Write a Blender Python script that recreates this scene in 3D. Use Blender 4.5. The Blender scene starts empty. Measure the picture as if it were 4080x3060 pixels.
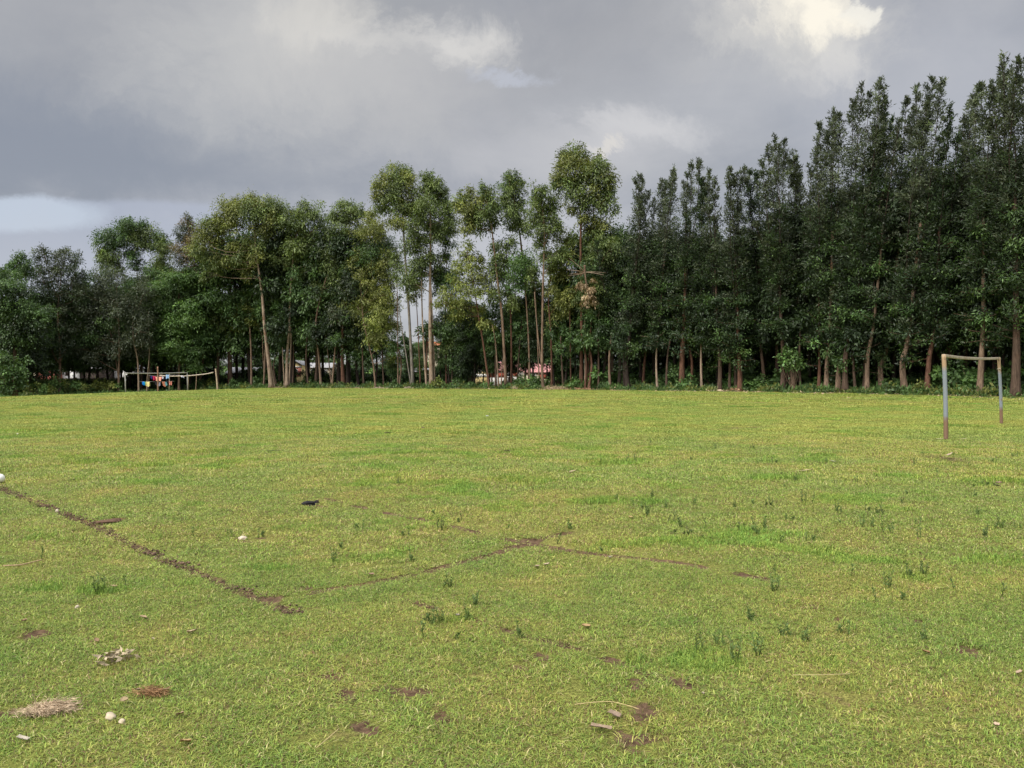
import bpy, math, random
import numpy as np
from mathutils import Vector
rad = math.radians
SC = bpy.context.scene
COL = SC.collection
RNG = np.random.default_rng(7)
random.seed(7)
F, CX, HY, CH = 3082.0, 2040.0, 1516.0, 1.62      # photo focal length (px), centre column, horizon row, eye height

# ------------------------------------------------------------------ camera
cam_d = bpy.data.cameras.new("camera")
cam_d.sensor_width = 36.0
cam_d.lens = 36.0 * F / 4080.0
cam_d.clip_start, cam_d.clip_end = 0.05, 5000.0
cam = bpy.data.objects.new("camera", cam_d)
cam.location = (0, 0, CH)
cam.rotation_euler = (rad(90 - 0.26), 0, 0)
COL.objects.link(cam)
SC.camera = cam
SC.render.resolution_x, SC.render.resolution_y = 1024, 768

# ------------------------------------------------------------------ tiny node helper
class NT:
    def __init__(s, tree):
        s.t = tree; s.n = tree.nodes; s.l = tree.links
    def set(s, sock, v):
        if v is None: return
        if isinstance(v, bpy.types.NodeSocket): s.l.new(v, sock)
        else: sock.default_value = v
    def node(s, ty, **kw):
        n = s.n.new(ty)
        for k, v in kw.items(): setattr(n, k, v)
        return n
    def math(s, op, a, b=None, c=None, clamp=False):
        n = s.node('ShaderNodeMath', operation=op); n.use_clamp = clamp
        s.set(n.inputs[0], a); s.set(n.inputs[1], b)
        if c is not None: s.set(n.inputs[2], c)
        return n.outputs[0]
    def vec(s, op, a, b=None, scale=None):
        n = s.node('ShaderNodeVectorMath', operation=op)
        s.set(n.inputs[0], a); s.set(n.inputs[1], b)
        if scale is not None: s.set(n.inputs['Scale'], scale)
        return n.outputs['Value'] if op in ('LENGTH', 'DOT_PRODUCT', 'DISTANCE') else n.outputs[0]
    def mix(s, f, a, b, mode='MIX'):
        n = s.node('ShaderNodeMix', data_type='RGBA', blend_type=mode)
        s.set(n.inputs[0], f); s.set(n.inputs[6], a); s.set(n.inputs[7], b)
        return n.outputs[2]
    def noise(s, vec, scale, detail=4, rough=0.55, dist=0.0, color=False):
        n = s.node('ShaderNodeTexNoise')
        s.set(n.inputs['Vector'], vec); s.set(n.inputs['Scale'], scale)
        n.inputs['Detail'].default_value = detail; n.inputs['Roughness'].default_value = rough
        n.inputs['Distortion'].default_value = dist
        return n.outputs['Color'] if color else n.outputs['Fac']
    def smooth(s, v, a, b, lo=0.0, hi=1.0):
        n = s.node('ShaderNodeMapRange', interpolation_type='SMOOTHSTEP')
        s.set(n.inputs[0], v); s.set(n.inputs[1], a); s.set(n.inputs[2], b)
        s.set(n.inputs[3], lo); s.set(n.inputs[4], hi)
        return n.outputs[0]
    def sep(s, v):
        n = s.node('ShaderNodeSeparateXYZ'); s.set(n.inputs[0], v); return n.outputs
    def comb(s, x, y, z):
        n = s.node('ShaderNodeCombineXYZ')
        for i, v in enumerate((x, y, z)): s.set(n.inputs[i], v)
        return n.outputs[0]
def c4(c): return (c[0], c[1], c[2], 1.0)

# ------------------------------------------------------------------ world: thick broken cloud over a Nishita sky
SUN_EL, SUN_AZ = rad(48), rad(226)        # azimuth clockwise from +Y: behind the camera, to the left
W = bpy.data.worlds.new("World"); SC.world = W; W.use_nodes = True
w = NT(W.node_tree); w.n.clear()
sky = w.node('ShaderNodeTexSky', sky_type='NISHITA')
sky.sun_disc = False; sky.sun_elevation = SUN_EL; sky.sun_rotation = SUN_AZ
D = w.vec('NORMALIZE', w.node('ShaderNodeTexCoord').outputs['Generated'])
dx, dy, dz = w.sep(D)[:3]
zz = w.math('ADD', w.math('MAXIMUM', dz, 0.0), 0.16)
plane = w.comb(w.math('DIVIDE', dx, zz), w.math('DIVIDE', dy, zz), 0.0)     # flat cloud deck seen in perspective
n_big = w.noise(plane, 0.55, 5, 0.5, 0.3)
n_med = w.noise(w.vec('ADD', plane, (3.1, 7.7, 2.0)), 1.7, 7, 0.56, 0.35)
n_fin = w.noise(D, 9.0, 7, 0.62, 0.4)
wob = w.vec('SCALE', w.vec('SUBTRACT', w.noise(D, 8.0, 8, 0.68, 0.3, True), (0.5, 0.5, 0.5)), scale=0.22)
wx, wy, wz = w.sep(wob)[:3]
ysafe = w.math('MAXIMUM', dy, 0.05)
u_ = w.math('ADD', w.math('DIVIDE', dx, ysafe), wx)
v_ = w.math('ADD', w.math('DIVIDE', dz, ysafe), w.math('MULTIPLY', wy, 0.7))
uc_ = w.math('ADD', w.math('DIVIDE', dx, ysafe), w.math('MULTIPLY', wx, 0.3))
vc_ = w.math('ADD', w.math('DIVIDE', dz, ysafe), w.math('MULTIPLY', wy, 0.10))
front = w.smooth(dy, 0.05, 0.3)
n_rag = w.math('ADD', w.math('MULTIPLY', w.noise(w.comb(u_, w.math('MULTIPLY', v_, 1.9), 0.0), 5.5, 9, 0.63, 0.5), 0.6), w.math('MULTIPLY', w.noise(w.comb(u_, w.math('MULTIPLY', v_, 1.5), 3.0), 15.0, 8, 0.65, 0.4), 0.4))
def patch(px, py, rx, ry, soft=1.0, rag=0.0, raw=False):
    """soft-edged opening / bank of the cloud deck in a given compass direction and elevation"""
    u0, v0 = (px - CX) / F, (HY - py) / F
    a = w.math('DIVIDE', w.math('SUBTRACT', uc_ if raw else u_, u0), rx / F)
    b = w.math('DIVIDE', w.math('SUBTRACT', vc_ if raw else v_, v0), ry / F)
    r = w.math('SQRT', w.math('ADD', w.math('MULTIPLY', a, a), w.math('MULTIPLY', b, b)))
    if rag: r = w.math('ADD', r, w.math('MULTIPLY', w.math('SUBTRACT', n_rag, 0.5), rag))
    return w.math('MULTIPLY', w.smooth(r, 1.0 + soft * 0.5, max(0.0, 1.0 - soft * 0.5)), front)
SK = 10.0                                   # colours are x10 because the Background runs at 0.1
VIS = 0.445                                  # the cloud base in view is dim next to the light from overhead
def skc(r, g, b): return (r * SK * VIS, g * SK * VIS, b * SK * VIS, 1)
tone = w.math('ADD', w.math('MULTIPLY', n_big, 0.5), w.math('ADD', w.math('MULTIPLY', n_med, 0.38), w.math('MULTIPLY', n_fin, 0.12)))
tone = w.smooth(tone, 0.38, 0.62)
def lay(amount, pt, col):
    global cloud
    cloud = w.mix(w.math('MULTIPLY', pt, amount), cloud, skc(*col))
cloud = w.mix(tone, skc(.30, .315, .36), skc(.52, .52, .54))
lay(.92, patch(330, 560, 1150, 330, 1.3, .5), (.262, .285, .342))       # slate bank on the left
lay(.55, patch(150, 60, 700, 260, 1.5, .8), (.40, .405, .425))
lay(.75, patch(1150, 190, 560, 330, 1.6, 1.0), (.62, .615, .605))        # pale sunlit veil left of the top centre
lay(.55, patch(1700, 330, 700, 220, 1.6, 1.0), (.56, .55, .55))
lay(.60, patch(1560, 40, 330, 90, 1.2, 1.4), (.33, .34, .365))
lay(.60, patch(2420, 170, 420, 260, 1.3, 1.2), (.345, .35, .37))
lay(.40, patch(2900, 420, 800, 220, 1.8, .8), (.43, .445, .49))
lay(.45, patch(3750, 350, 500, 380, 1.6, .6), (.42, .44, .51))
lay(.62, patch(1880, 165, 120, 70, 1.7, 2.8), (.82, .80, .77))
lay(.5, patch(1510, 125, 170, 60, 1.8, 2.6), (.76, .74, .71))
lay(.6, patch(1270, 60, 170, 150, 1.8, 2.2), (.76, .735, .69))
lay(.35, patch(2030, 285, 110, 34, 1.7, 1.8), (.66, .71, .86))
lay(.70, patch(2580, 545, 260, 75, 1.4, 2.0), (.70, .69, .70))
lay(.65, patch(2390, 610, 70, 26, 1.2, 1.6), (.90, .84, .74))
lay(.45, patch(2100, 640, 500, 120, 1.6, 1.0), (.58, .575, .60))
lay(.85, patch(320, 1010, 1250, 212, 0.16, .10, True), (.41, .445, .55))       # lighter strip under the slate bank
lay(.85, patch(60, 856, 330, 66, 0.6, 1.3, True), (.55, .62, .74))
lay(.5, patch(2050, 1120, 2300, 260, 1.4, .3), (.56, .57, .64))
lay(.40, patch(3200, 130, 420, 200, 1.5, 1.6), (.64, .63, .62))
lay(.45, patch(3330, 240, 140, 90, 1.4, 2.2), (.78, .76, .74))
lay(.45, patch(3245, 85, 300, 140, 1.5, 2.4), (.86, .83, .76))
lay(.95, patch(3260, 55, 215, 95, 1.0, 2.2), (1.05, .99, .86))          # bright break at the upper right
lay(.8, patch(3480, 20, 70, 50, 0.9, 1.8), (.95, .92, .84))
# the deck is thinner and much brighter overhead and behind the camera, round the hidden sun
sd = (math.sin(SUN_AZ) * math.cos(SUN_EL), math.cos(SUN_AZ) * math.cos(SUN_EL), math.sin(SUN_EL))
near_sun = w.smooth(w.vec('DOT_PRODUCT', D, sd), 0.55, 0.98)
high = w.smooth(dz, 0.46, 0.80)
back = w.smooth(dy, 0.1, -0.5)
gain = w.math('ADD', 1.0, w.math('ADD', w.math('MULTIPLY', high, 2.4), w.math('ADD', w.math('MULTIPLY', near_sun, 2.5), w.math('MULTIPLY', back, 0.3))))
cloud = w.mix(1.0, cloud, w.comb(gain, w.math('MULTIPLY', gain, 0.985), w.math('MULTIPLY', gain, 0.95)), 'MULTIPLY')
final = w.mix(0.93, sky.outputs[0], cloud)
bg = w.node('ShaderNodeBackground'); w.set(bg.inputs[0], final); bg.inputs[1].default_value = 0.1
w.l.new(bg.outputs[0], w.node('ShaderNodeOutputWorld').inputs[0])

# ------------------------------------------------------------------ sun behind thin cloud
sun_d = bpy.data.lights.new("sun", 'SUN')
sun_d.energy, sun_d.angle, sun_d.color = 1.5, rad(22), (1.0, 0.94, 0.84)
sun = bpy.data.objects.new("sun", sun_d); COL.objects.link(sun)
sun.rotation_euler = (rad(90) - SUN_EL, 0, -SUN_AZ + math.pi)
sun.location = (0, 0, 60)
SC.view_settings.view_transform = 'Standard'
SC.view_settings.look = 'None'
SC.view_settings.exposure = 1.18
SC.view_settings.gamma = 1.0

# ------------------------------------------------------------------ terrain and pixel helpers
def sst(x, a, b):
    t = np.clip((np.asarray(x, float) - a) / (b - a), 0, 1); return t * t * (3 - 2 * t)
def terrain(x, y):
    x = np.asarray(x, float); y = np.asarray(y, float)
    far = np.interp(x, [-75, -57, -46, -40, -31, -20, 60], [-.62, -.45, .03, .30, .62, .62, .56])
    z = far * sst(y, 34, 66)
    z = z + .022 * np.sin(x * .55 + y * .21) * np.cos(y * .38 - x * .12) + .012 * np.sin(x * 1.7 + 1.3) * np.sin(y * 1.45 + .4)
    return z
DPX = [-2500, -1000, 0, 200, 500, 800, 1100, 1500, 2000, 2500, 3000, 3500, 4080, 5200, 8000]
DDE = [55, 72, 87, 97, 104, 108, 105, 99, 90, 80, 71, 62, 55, 44, 30]
def edge_depth(px): return np.interp(px, DPX, DDE)          # distance of the field's far edge
def at(px, py, d): return np.array([(px - CX) / F * d, d, CH - (py - HY) / F * d])
def ground(px, py):
    """where the view ray through a photo pixel meets the ground"""
    d = CH * F / max(py - HY, 4.0)
    for _ in range(25):
        x = (px - CX) / F * d
        d = 0.5 * d + 0.5 * (CH - float(terrain(x, d))) * F / max(py - HY, 4.0)
    x = (px - CX) / F * d
    return np.array([x, d, float(terrain(x, d))])
def foot(px, d):
    x = (px - CX) / F * d
    return np.array([x, d, float(terrain(x, d))])

# ------------------------------------------------------------------ mesh helpers
class MB:
    """collects vertices, faces and vertex colours; build() links ONE mesh object"""
    def __init__(s): s.V = []; s.Fq = []; s.C = []; s.n = 0
    def add(s, V, faces, col=(1, 1, 1)):
        V = np.asarray(V, float).reshape(-1, 3)
        for f in faces:
            f = np.asarray(f, int)
            if f.size: s.Fq.append(f + s.n)
        s.V.append(V)
        c = np.asarray(col, float)
        if c.ndim == 1: c = np.tile(c, (len(V), 1))
        s.C.append(c); s.n += len(V)
        return s
    def box(s, lo, hi, col=(1, 1, 1)):
        x0, y0, z0 = lo; x1, y1, z1 = hi
        V = [(x0, y0, z0), (x1, y0, z0), (x1, y1, z0), (x0, y1, z0), (x0, y0, z1), (x1, y0, z1), (x1, y1, z1), (x0, y1, z1)]
        return s.add(V, [[(0, 3, 2, 1), (4, 5, 6, 7), (0, 1, 5, 4), (1, 2, 6, 5), (2, 3, 7, 6), (3, 0, 4, 7)]], col)
    def tube(s, pts, radii, sides=8, col=(1, 1, 1), cap=True):
        P = np.asarray(pts, float); R = np.broadcast_to(np.asarray(radii, float), (len(P),))
        T = np.gradient(P, axis=0); T /= np.linalg.norm(T, axis=1)[:, None] + 1e-9
        ref = np.array([0, 1, 0.]) if abs(T[0][1]) < .9 else np.array([1., 0, 0])
        A = np.cross(T, ref); A /= np.linalg.norm(A, axis=1)[:, None] + 1e-9
        B = np.cross(T, A)
        th = np.arange(sides) * 2 * math.pi / sides
        V = P[:, None] + R[:, None, None] * (A[:, None] * np.cos(th)[None, :, None] + B[:, None] * np.sin(th)[None, :, None])
        m = len(P); q = []
        for i in range(m - 1):
            for j in range(sides):
                k = (j + 1) % sides
                q.append((i * sides + j, i * sides + k, (i + 1) * sides + k, (i + 1) * sides + j))
        fs = [np.array(q)]
        if cap: fs.append(np.array([[(m - 1) * sides + j for j in range(sides)]])); fs.append(np.array([[j for j in reversed(range(sides))]]))
        return s.add(V.reshape(-1, 3), fs, col)
    def mesh(s, name, mat, smooth=False):
        V = np.concatenate(s.V); C = np.concatenate(s.C)
        me = bpy.data.meshes.new(name)
        me.vertices.add(len(V)); me.vertices.foreach_set('co', V.astype(np.float32).ravel())
        loops = np.concatenate([f.ravel() for f in s.Fq]); sizes = np.concatenate([np.full(len(f), f.shape[1]) for f in s.Fq])
        me.loops.add(len(loops)); me.loops.foreach_set('vertex_index', loops.astype(np.int32))
        me.polygons.add(len(sizes))
        st = np.concatenate([[0], np.cumsum(sizes)[:-1]])
        me.polygons.foreach_set('loop_start', st.astype(np.int32))
        me.polygons.foreach_set('loop_total', sizes.astype(np.int32))
        if smooth: me.polygons.foreach_set('use_smooth', np.ones(len(sizes), bool))
        ca = me.color_attributes.new('Col', 'FLOAT_COLOR', 'POINT')
        ca.data.foreach_set('color', np.concatenate([C, np.ones((len(C), 1))], 1).astype(np.float32).ravel())
        me.materials.append(mat); me.update(); me.validate()
        return me
    def build(s, name, mat, parent=None, loc=None, smooth=False):
        o = bpy.data.objects.new(name, s.mesh(name, mat, smooth)); COL.objects.link(o)
        if parent: o.parent = parent
        if loc is not None: o.location = loc
        return o
def tag(o, label=None, cat=None, group=None, kind=None):
    if label: o['label'] = label
    if cat: o['category'] = cat
    if group: o['group'] = group
    if kind: o['kind'] = kind
    return o
def empty(name, loc, rz=0.0):
    o = bpy.data.objects.new(name, None); o.location = loc; o.rotation_euler = (0, 0, rz)
    o.empty_display_size = .2; COL.objects.link(o); return o
def copy_tree(root, loc, rz=0.0, sc=(1, 1, 1)):
    r = root.copy(); COL.objects.link(r); r.location = loc; r.rotation_euler = (0, 0, rz); r.scale = sc
    for ch in list(root.children):
        c = ch.copy(); COL.objects.link(c); c.parent = r
        for g in list(ch.children):
            d = g.copy(); COL.objects.link(d); d.parent = c
    return r

# ------------------------------------------------------------------ materials
def new_mat(name):
    m = bpy.data.materials.new(name); m.use_nodes = True
    k = NT(m.node_tree); k.n.clear()
    return m, k
def finish(k, shader):
    k.l.new(shader, k.node('ShaderNodeOutputMaterial').inputs[0])
def principled(k, col, rough=.7, spec=.3, metal=0., normal=None):
    p = k.node('ShaderNodeBsdfPrincipled')
    k.set(p.inputs['Base Color'], col); k.set(p.inputs['Roughness'], rough)
    k.set(p.inputs['Specular IOR Level'], spec); k.set(p.inputs['Metallic'], metal)
    if normal is not None: k.set(p.inputs['Normal'], normal)
    return p.outputs[0]
def bump(k, h, dist=.01, strength=.6):
    b = k.node('ShaderNodeBump'); b.inputs['Distance'].default_value = dist; b.inputs['Strength'].default_value = strength
    k.set(b.inputs['Height'], h); return b.outputs[0]
def vcol(k): return k.node('ShaderNodeVertexColor', layer_name='Col').outputs[0]
def gpos(k): return k.node('ShaderNodeNewGeometry').outputs['Position']
def foliage_mat(name, trans=.28, rough=.5):
    m, k = new_mat(name)
    c = vcol(k)
    n = k.noise(gpos(k), .9, 3)
    c = k.mix(1.0, c, k.comb(*(k.smooth(n, .3, .7, .72, 1.28),) * 3), 'MULTIPLY')
    p = principled(k, c, rough, .35)
    t = k.node('ShaderNodeBsdfTranslucent'); k.set(t.inputs[0], k.mix(1.0, c, (1.25, 1.3, .7, 1), 'MULTIPLY'))
    mx = k.node('ShaderNodeMixShader'); mx.inputs[0].default_value = trans
    k.l.new(p, mx.inputs[1]); k.l.new(t.outputs[0], mx.inputs[2]); finish(k, mx.outputs[0])
    return m
M_LEAF = foliage_mat('foliage')
def bark_mat():
    m, k = new_mat('bark')
    tc = k.node('ShaderNodeTexCoord').outputs['Object']
    mp = k.vec('MULTIPLY', tc, (6.0, 6.0, .9))
    n = k.noise(mp, 1.6, 6, .65, .4); n2 = k.noise(tc, .8, 4)
    c = k.mix(1.0, vcol(k), k.comb(*(k.smooth(n, .3, .7, .55, 1.35),) * 3), 'MULTIPLY')
    c = k.mix(k.smooth(n2, .5, .72), c, k.mix(1.0, c, (.62, .5, .42, 1), 'MULTIPLY'))
    finish(k, principled(k, c, .9, .1, normal=bump(k, n, .03, .8)))
    return m
M_BARK = bark_mat()
def plain_mat(name, col, rough=.7, var=.18, scale=8., spec=.3, stain=None, stain_amt=.5, bumpd=.004, metal=0.):
    m, k = new_mat(name)
    tc = k.node('ShaderNodeTexCoord').outputs['Object']
    n = k.noise(tc, scale, 5, .6)
    c = k.mix(k.smooth(n, .3, .7), c4([x * (1 - var) for x in col]), c4([min(1, x * (1 + var)) for x in col]))
    if stain: c = k.mix(k.math('MULTIPLY', k.smooth(k.noise(tc, scale * .35, 5, .65), .5, .66), stain_amt), c, c4(stain))
    finish(k, principled(k, c, rough, spec, metal, bump(k, n, bumpd, .5)))
    return m
def vertex_mat(name, rough=.8, var=.3, scale=30.):
    m, k = new_mat(name)
    n = k.noise(k.node('ShaderNodeTexCoord').outputs['Object'], scale, 5, .6)
    c = k.mix(1.0, vcol(k), k.comb(*(k.smooth(n, .3, .7, 1 - var, 1 + var),) * 3), 'MULTIPLY')
    finish(k, principled(k, c, rough, .2, normal=bump(k, n, .006, .5)))
    return m
M_VCOL = vertex_mat('matte_painted')

# ------------------------------------------------------------------ worn lines, bare patches and taller patches of the pitch (photo pixels -> ground)
LINES = [  # polyline, half width in metres, how continuous 0..1
    ([(-120, 1900), (0, 1945), (380, 2095), (700, 2250), (1000, 2372), (1175, 2440)], .040, 1.0),
    ([(1150, 2378), (1290, 2350), (1480, 2322), (1720, 2270)], .040, .9),
    ([(1700, 2275), (1950, 2210), (2130, 2150), (2260, 2120)], .046, 1.0),
    ([(1300, 1985), (1480, 2030), (1750, 2080), (1900, 2120), (2110, 2165), (2330, 2200), (2700, 2240), (3080, 2310)], .042, .70),
    ([(1580, 2375), (1800, 2440), (2060, 2520), (2330, 2590), (2560, 2670), (2800, 2750)], .030, .48),
    ([(1330, 2690), (1450, 2880), (1600, 3020)], .034, .5),
    ([(1300, 2690), (1500, 2740), (1700, 2755)], .032, .42),
    ([(2780, 1716), (3130, 1694), (3390, 1668)], .10, .85),
]
PATCHES = [  # px, py, radius (m), stretch handled by noise
    (435, 2075, .22), (1240, 2012, .16), (1010, 2148, .14), (2110, 2158, .17), (2220, 2182, .14), (3772, 1754, .16), (3992, 1692, .18),
    (1195, 2345, .12), (2550, 2830, .13), (2520, 2950, .12), (2150, 2615, .08), (3230, 2415, .10), (3650, 2475, .09), (3870, 2590, .12),
    (1100, 2385, .12), (2530, 2720, .08), (3350, 2470, .08), (130, 2530, .12), (20, 2830, .09), (3760, 1832, .28), (2080, 2660, .07),
    (1620, 2780, .07), (1430, 2890, .07), (1280, 2020, .14), (2720, 2720, .08), (1760, 2860, .07)]
TUFTS = [  # px, py, rx(m), ry(m), height gain
    (2440, 2000, .75, .35, 2.0), (2100, 1912, .5, .5, 1.6), (1680, 1804, 1.5, .5, 1.7), (2408, 1842, .6, .5, 1.8), (1520, 1652, 1.6, .8, 1.7),
    (855, 1800, .75, .35, 2.0), (600, 1855, .8, .3, 1.8), (190, 2342, .2, .12, 1.7), (392, 2355, .2, .16, 1.8), (855, 1696, 1.5, .5, 1.6),
    (65, 1715, 1.0, .5, 1.7), (4020, 1925, .7, .4, 2.6), (3870, 1700, 1.3, .4, 1.9), (2760, 2440, .3, .2, 1.3), (2500, 2640, .12, .1, 2.6),
    (1855, 2475, .15, .12, 2.2), (2000, 1662, 1.6, .9, 1.4), (2250, 1975, .5, .3, 1.3), (3200, 1950, .9, .4, 1.4), (3100, 1905, .6, .3, 1.8),
    (1270, 1690, .8, .5, 1.5), (2830, 1995, .5, .3, 1.4), (960, 1660, .8, .5, 1.6), (2650, 1700, 1.5, .8, 1.3), (2160, 1818, .9, .4, 1.5),
    (3980, 2230, .5, .3, 1.5), (3020, 1620, 2.2, .7, 1.5), (3560, 1622, 2, .7, 1.5)]
SEGS = []
for pl, hw, cont in LINES:
    g = [ground(*p) for p in pl]
    for a, b in zip(g[:-1], g[1:]): SEGS.append((a[:2], b[:2], hw, cont))
PG = [(ground(px, py)[:2], r) for px, py, r in PATCHES]
TG = [(ground(px, py)[:2], rx, ry, h) for px, py, rx, ry, h in TUFTS]

def vnoise(x, y, seed=0):
    """cheap smooth value noise on arrays"""
    def h(i, j): 
        s = np.sin(i * 127.1 + j * 311.7 + seed * 74.7) * 43758.5453
        return s - np.floor(s)
    xi, yi = np.floor(x), np.floor(y); fx, fy = x - xi, y - yi
    fx = fx * fx * (3 - 2 * fx); fy = fy * fy * (3 - 2 * fy)
    return (h(xi, yi) * (1 - fx) + h(xi + 1, yi) * fx) * (1 - fy) + (h(xi, yi + 1) * (1 - fx) + h(xi + 1, yi + 1) * fx) * fy
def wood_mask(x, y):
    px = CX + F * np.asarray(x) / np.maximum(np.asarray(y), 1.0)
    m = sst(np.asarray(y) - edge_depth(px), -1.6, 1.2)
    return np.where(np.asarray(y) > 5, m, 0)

# ------------------------------------------------------------------ ground sheet
def grass_tone(k, pos):
    """large patches of lusher and drier turf, in ground coordinates (shared by soil thatch and blades)"""
    a = k.noise(pos, .16, 4, .6, .4); b = k.noise(pos, .75, 5, .62, .5)
    t = k.math('ADD', k.math('MULTIPLY', a, .5), k.math('MULTIPLY', b, .5))
    return k.smooth(t, .40, .62)
def ground_mat():
    m, k = new_mat('turf_and_soil')
    pos = gpos(k); x, y, z = k.sep(pos)[:3]
    flat = k.comb(x, y, 0.0)
    n1 = k.noise(flat, 3.2, 6, .65); n2 = k.noise(flat, 22., 5, .7); n3 = k.noise(flat, .9, 5, .6)
    t = grass_tone(k, flat)
    thatch = k.mix(t, (.200, .235, .052, 1), (.290, .270, .078, 1))
    thatch = k.mix(k.smooth(n2, .42, .64), k.mix(1.0, thatch, (.62, .62, .6, 1), 'MULTIPLY'), thatch)
    thatch = k.mix(k.math('MULTIPLY', k.smooth(n1, .56, .70), .6), thatch, (.17, .115, .060, 1))
    n4 = k.noise(flat, 95., 4, .7)
    thatch = k.mix(1.0, thatch, k.comb(*(k.smooth(n4, .36, .64, .45, 1.35),) * 3), 'MULTIPLY')
    soil = k.mix(k.smooth(n2, .35, .65), (.070, .045, .027, 1), (.165, .105, .066, 1))
    soil = k.mix(k.math('MULTIPLY', k.smooth(n3, .5, .65), .7), soil, (.165, .092, .050, 1))
    da = k.node('ShaderNodeAttribute', attribute_name='dirt').outputs['Fac']
    dirt = k.math('ADD', da, k.math('ADD', k.math('MULTIPLY', k.math('SUBTRACT', n1, .5), .7), k.math('MULTIPLY', k.math('SUBTRACT', n2, .5), 1.0)))
    dirt = k.smooth(dirt, .42, .62)
    spots = k.math('MULTIPLY', k.smooth(k.noise(flat, 4.3, 4, .7), .665, .72), .8)
    dirt = k.math('MAXIMUM', dirt, spots)
    col = k.mix(dirt, thatch, soil)
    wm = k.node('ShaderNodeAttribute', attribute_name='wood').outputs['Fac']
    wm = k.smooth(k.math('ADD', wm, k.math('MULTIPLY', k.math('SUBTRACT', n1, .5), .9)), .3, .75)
    litter = k.mix(k.smooth(n2, .4, .62), (.035, .030, .016, 1), (.10, .075, .042, 1))  # litter colours kept dark, painting in the shade under the trees as well
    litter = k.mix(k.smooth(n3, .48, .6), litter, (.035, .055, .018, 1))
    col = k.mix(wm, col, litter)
    hgt = k.math('ADD', k.math('ADD', n2, k.math('MULTIPLY', n4, .5)), k.math('MULTIPLY', k.math('SUBTRACT', 1.0, dirt), .6))
    finish(k, principled(k, col, .95, .08, normal=bump(k, hgt, .02, .7)))
    return m
def axis(parts):
    out = []
    for a, b, s in parts: out += list(np.arange(a, b, s))
    return np.array(out + [parts[-1][1]])
gx = axis([(-1500, -300, 120), (-300, -84, 12), (-84, -12, .75), (-12, 12, .05), (12, 66, .75), (66, 300, 12), (300, 1500, 120)])
gy = axis([(-300, -12, 24), (-12, 2.4, 1.0), (2.4, 15, .045), (15, 30, .4), (30, 130, .75), (130, 300, 10), (300, 3000, 180)])
GX, GY = np.meshgrid(gx, gy)
def dirt_mask(x, y):
    q = np.stack([x, y], 1); m = np.zeros(len(x)); nz = vnoise(x * 5, y * 5, 3)
    for a, b, hw, cont in SEGS:
        ba = b - a; h = np.clip(((q - a) @ ba) / (ba @ ba), 0, 1); d = np.linalg.norm(q - a - h[:, None] * ba, axis=1)
        v = sst(d, hw * 2.1, hw * .6)
        if cont < 1: v = v * sst(nz, .66 - .6 * cont, .84 - .6 * cont)
        m = np.maximum(m, v)
    for c, r in PG: m = np.maximum(m, sst(np.linalg.norm((q - c) * [1, .8], axis=1), r * 1.6, r * .3) * (.25 + .75 * vnoise(x * 14, y * 14, 12)))
    return np.clip(m, 0, 1)
DM = dirt_mask(GX.ravel(), GY.ravel())
V = np.stack([GX.ravel(), GY.ravel(), terrain(GX.ravel(), GY.ravel()) - .016 * DM], 1)
nx_, ny_ = len(gx), len(gy)
ii = (np.arange(ny_ - 1)[:, None] * nx_ + np.arange(nx_ - 1)[None]).ravel()
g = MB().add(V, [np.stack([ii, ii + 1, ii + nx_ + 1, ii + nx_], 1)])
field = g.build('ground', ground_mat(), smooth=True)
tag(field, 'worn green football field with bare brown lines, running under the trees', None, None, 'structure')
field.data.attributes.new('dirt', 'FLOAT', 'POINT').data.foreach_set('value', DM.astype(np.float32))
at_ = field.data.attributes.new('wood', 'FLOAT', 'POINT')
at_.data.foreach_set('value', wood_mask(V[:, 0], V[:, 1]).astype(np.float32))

# ------------------------------------------------------------------ grass (stuff): clumps of blades on the turf
def blade_mat(name='grass_blades'):
    m, k = new_mat(name)
    pos = gpos(k); x, y, z = k.sep(pos)[:3]; flat = k.comb(x, y, 0.0)
    t = grass_tone(k, flat)
    tint = k.mix(t, (.86, .97, .84, 1), (1.13, 1.03, .92, 1))
    c = k.mix(1.0, vcol(k), tint, 'MULTIPLY')
    dry = k.math('ADD', k.math('MULTIPLY', k.noise(flat, 1.25, 5, .62, .3), .55), k.math('MULTIPLY', k.noise(flat, 5.5, 4, .65), .45))
    c = k.mix(k.math('MULTIPLY', k.smooth(dry, .51, .64), .55), c, k.mix(1.0, c, (1.42, 1.10, 1.40, 1), 'MULTIPLY'))
    c = k.mix(k.math('MULTIPLY', k.smooth(dry, .47, .36), .55), c, k.mix(1.0, c, (.66, .84, .72, 1), 'MULTIPLY'))
    r = k.node('ShaderNodeObjectInfo').outputs['Random']
    c = k.mix(1.0, c, k.comb(*(k.smooth(r, 0, 1, .82, 1.18),) * 3), 'MULTIPLY')
    p = principled(k, c, .6, .25)
    tr = k.node('ShaderNodeBsdfTranslucent'); k.set(tr.inputs[0], c)
    mx = k.node('ShaderNodeMixShader'); mx.inputs[0].default_value = .3
    k.l.new(p, mx.inputs[1]); k.l.new(tr.outputs[0], mx.inputs[2]); finish(k, mx.outputs[0])
    return m
M_BLADE = blade_mat()
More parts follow.
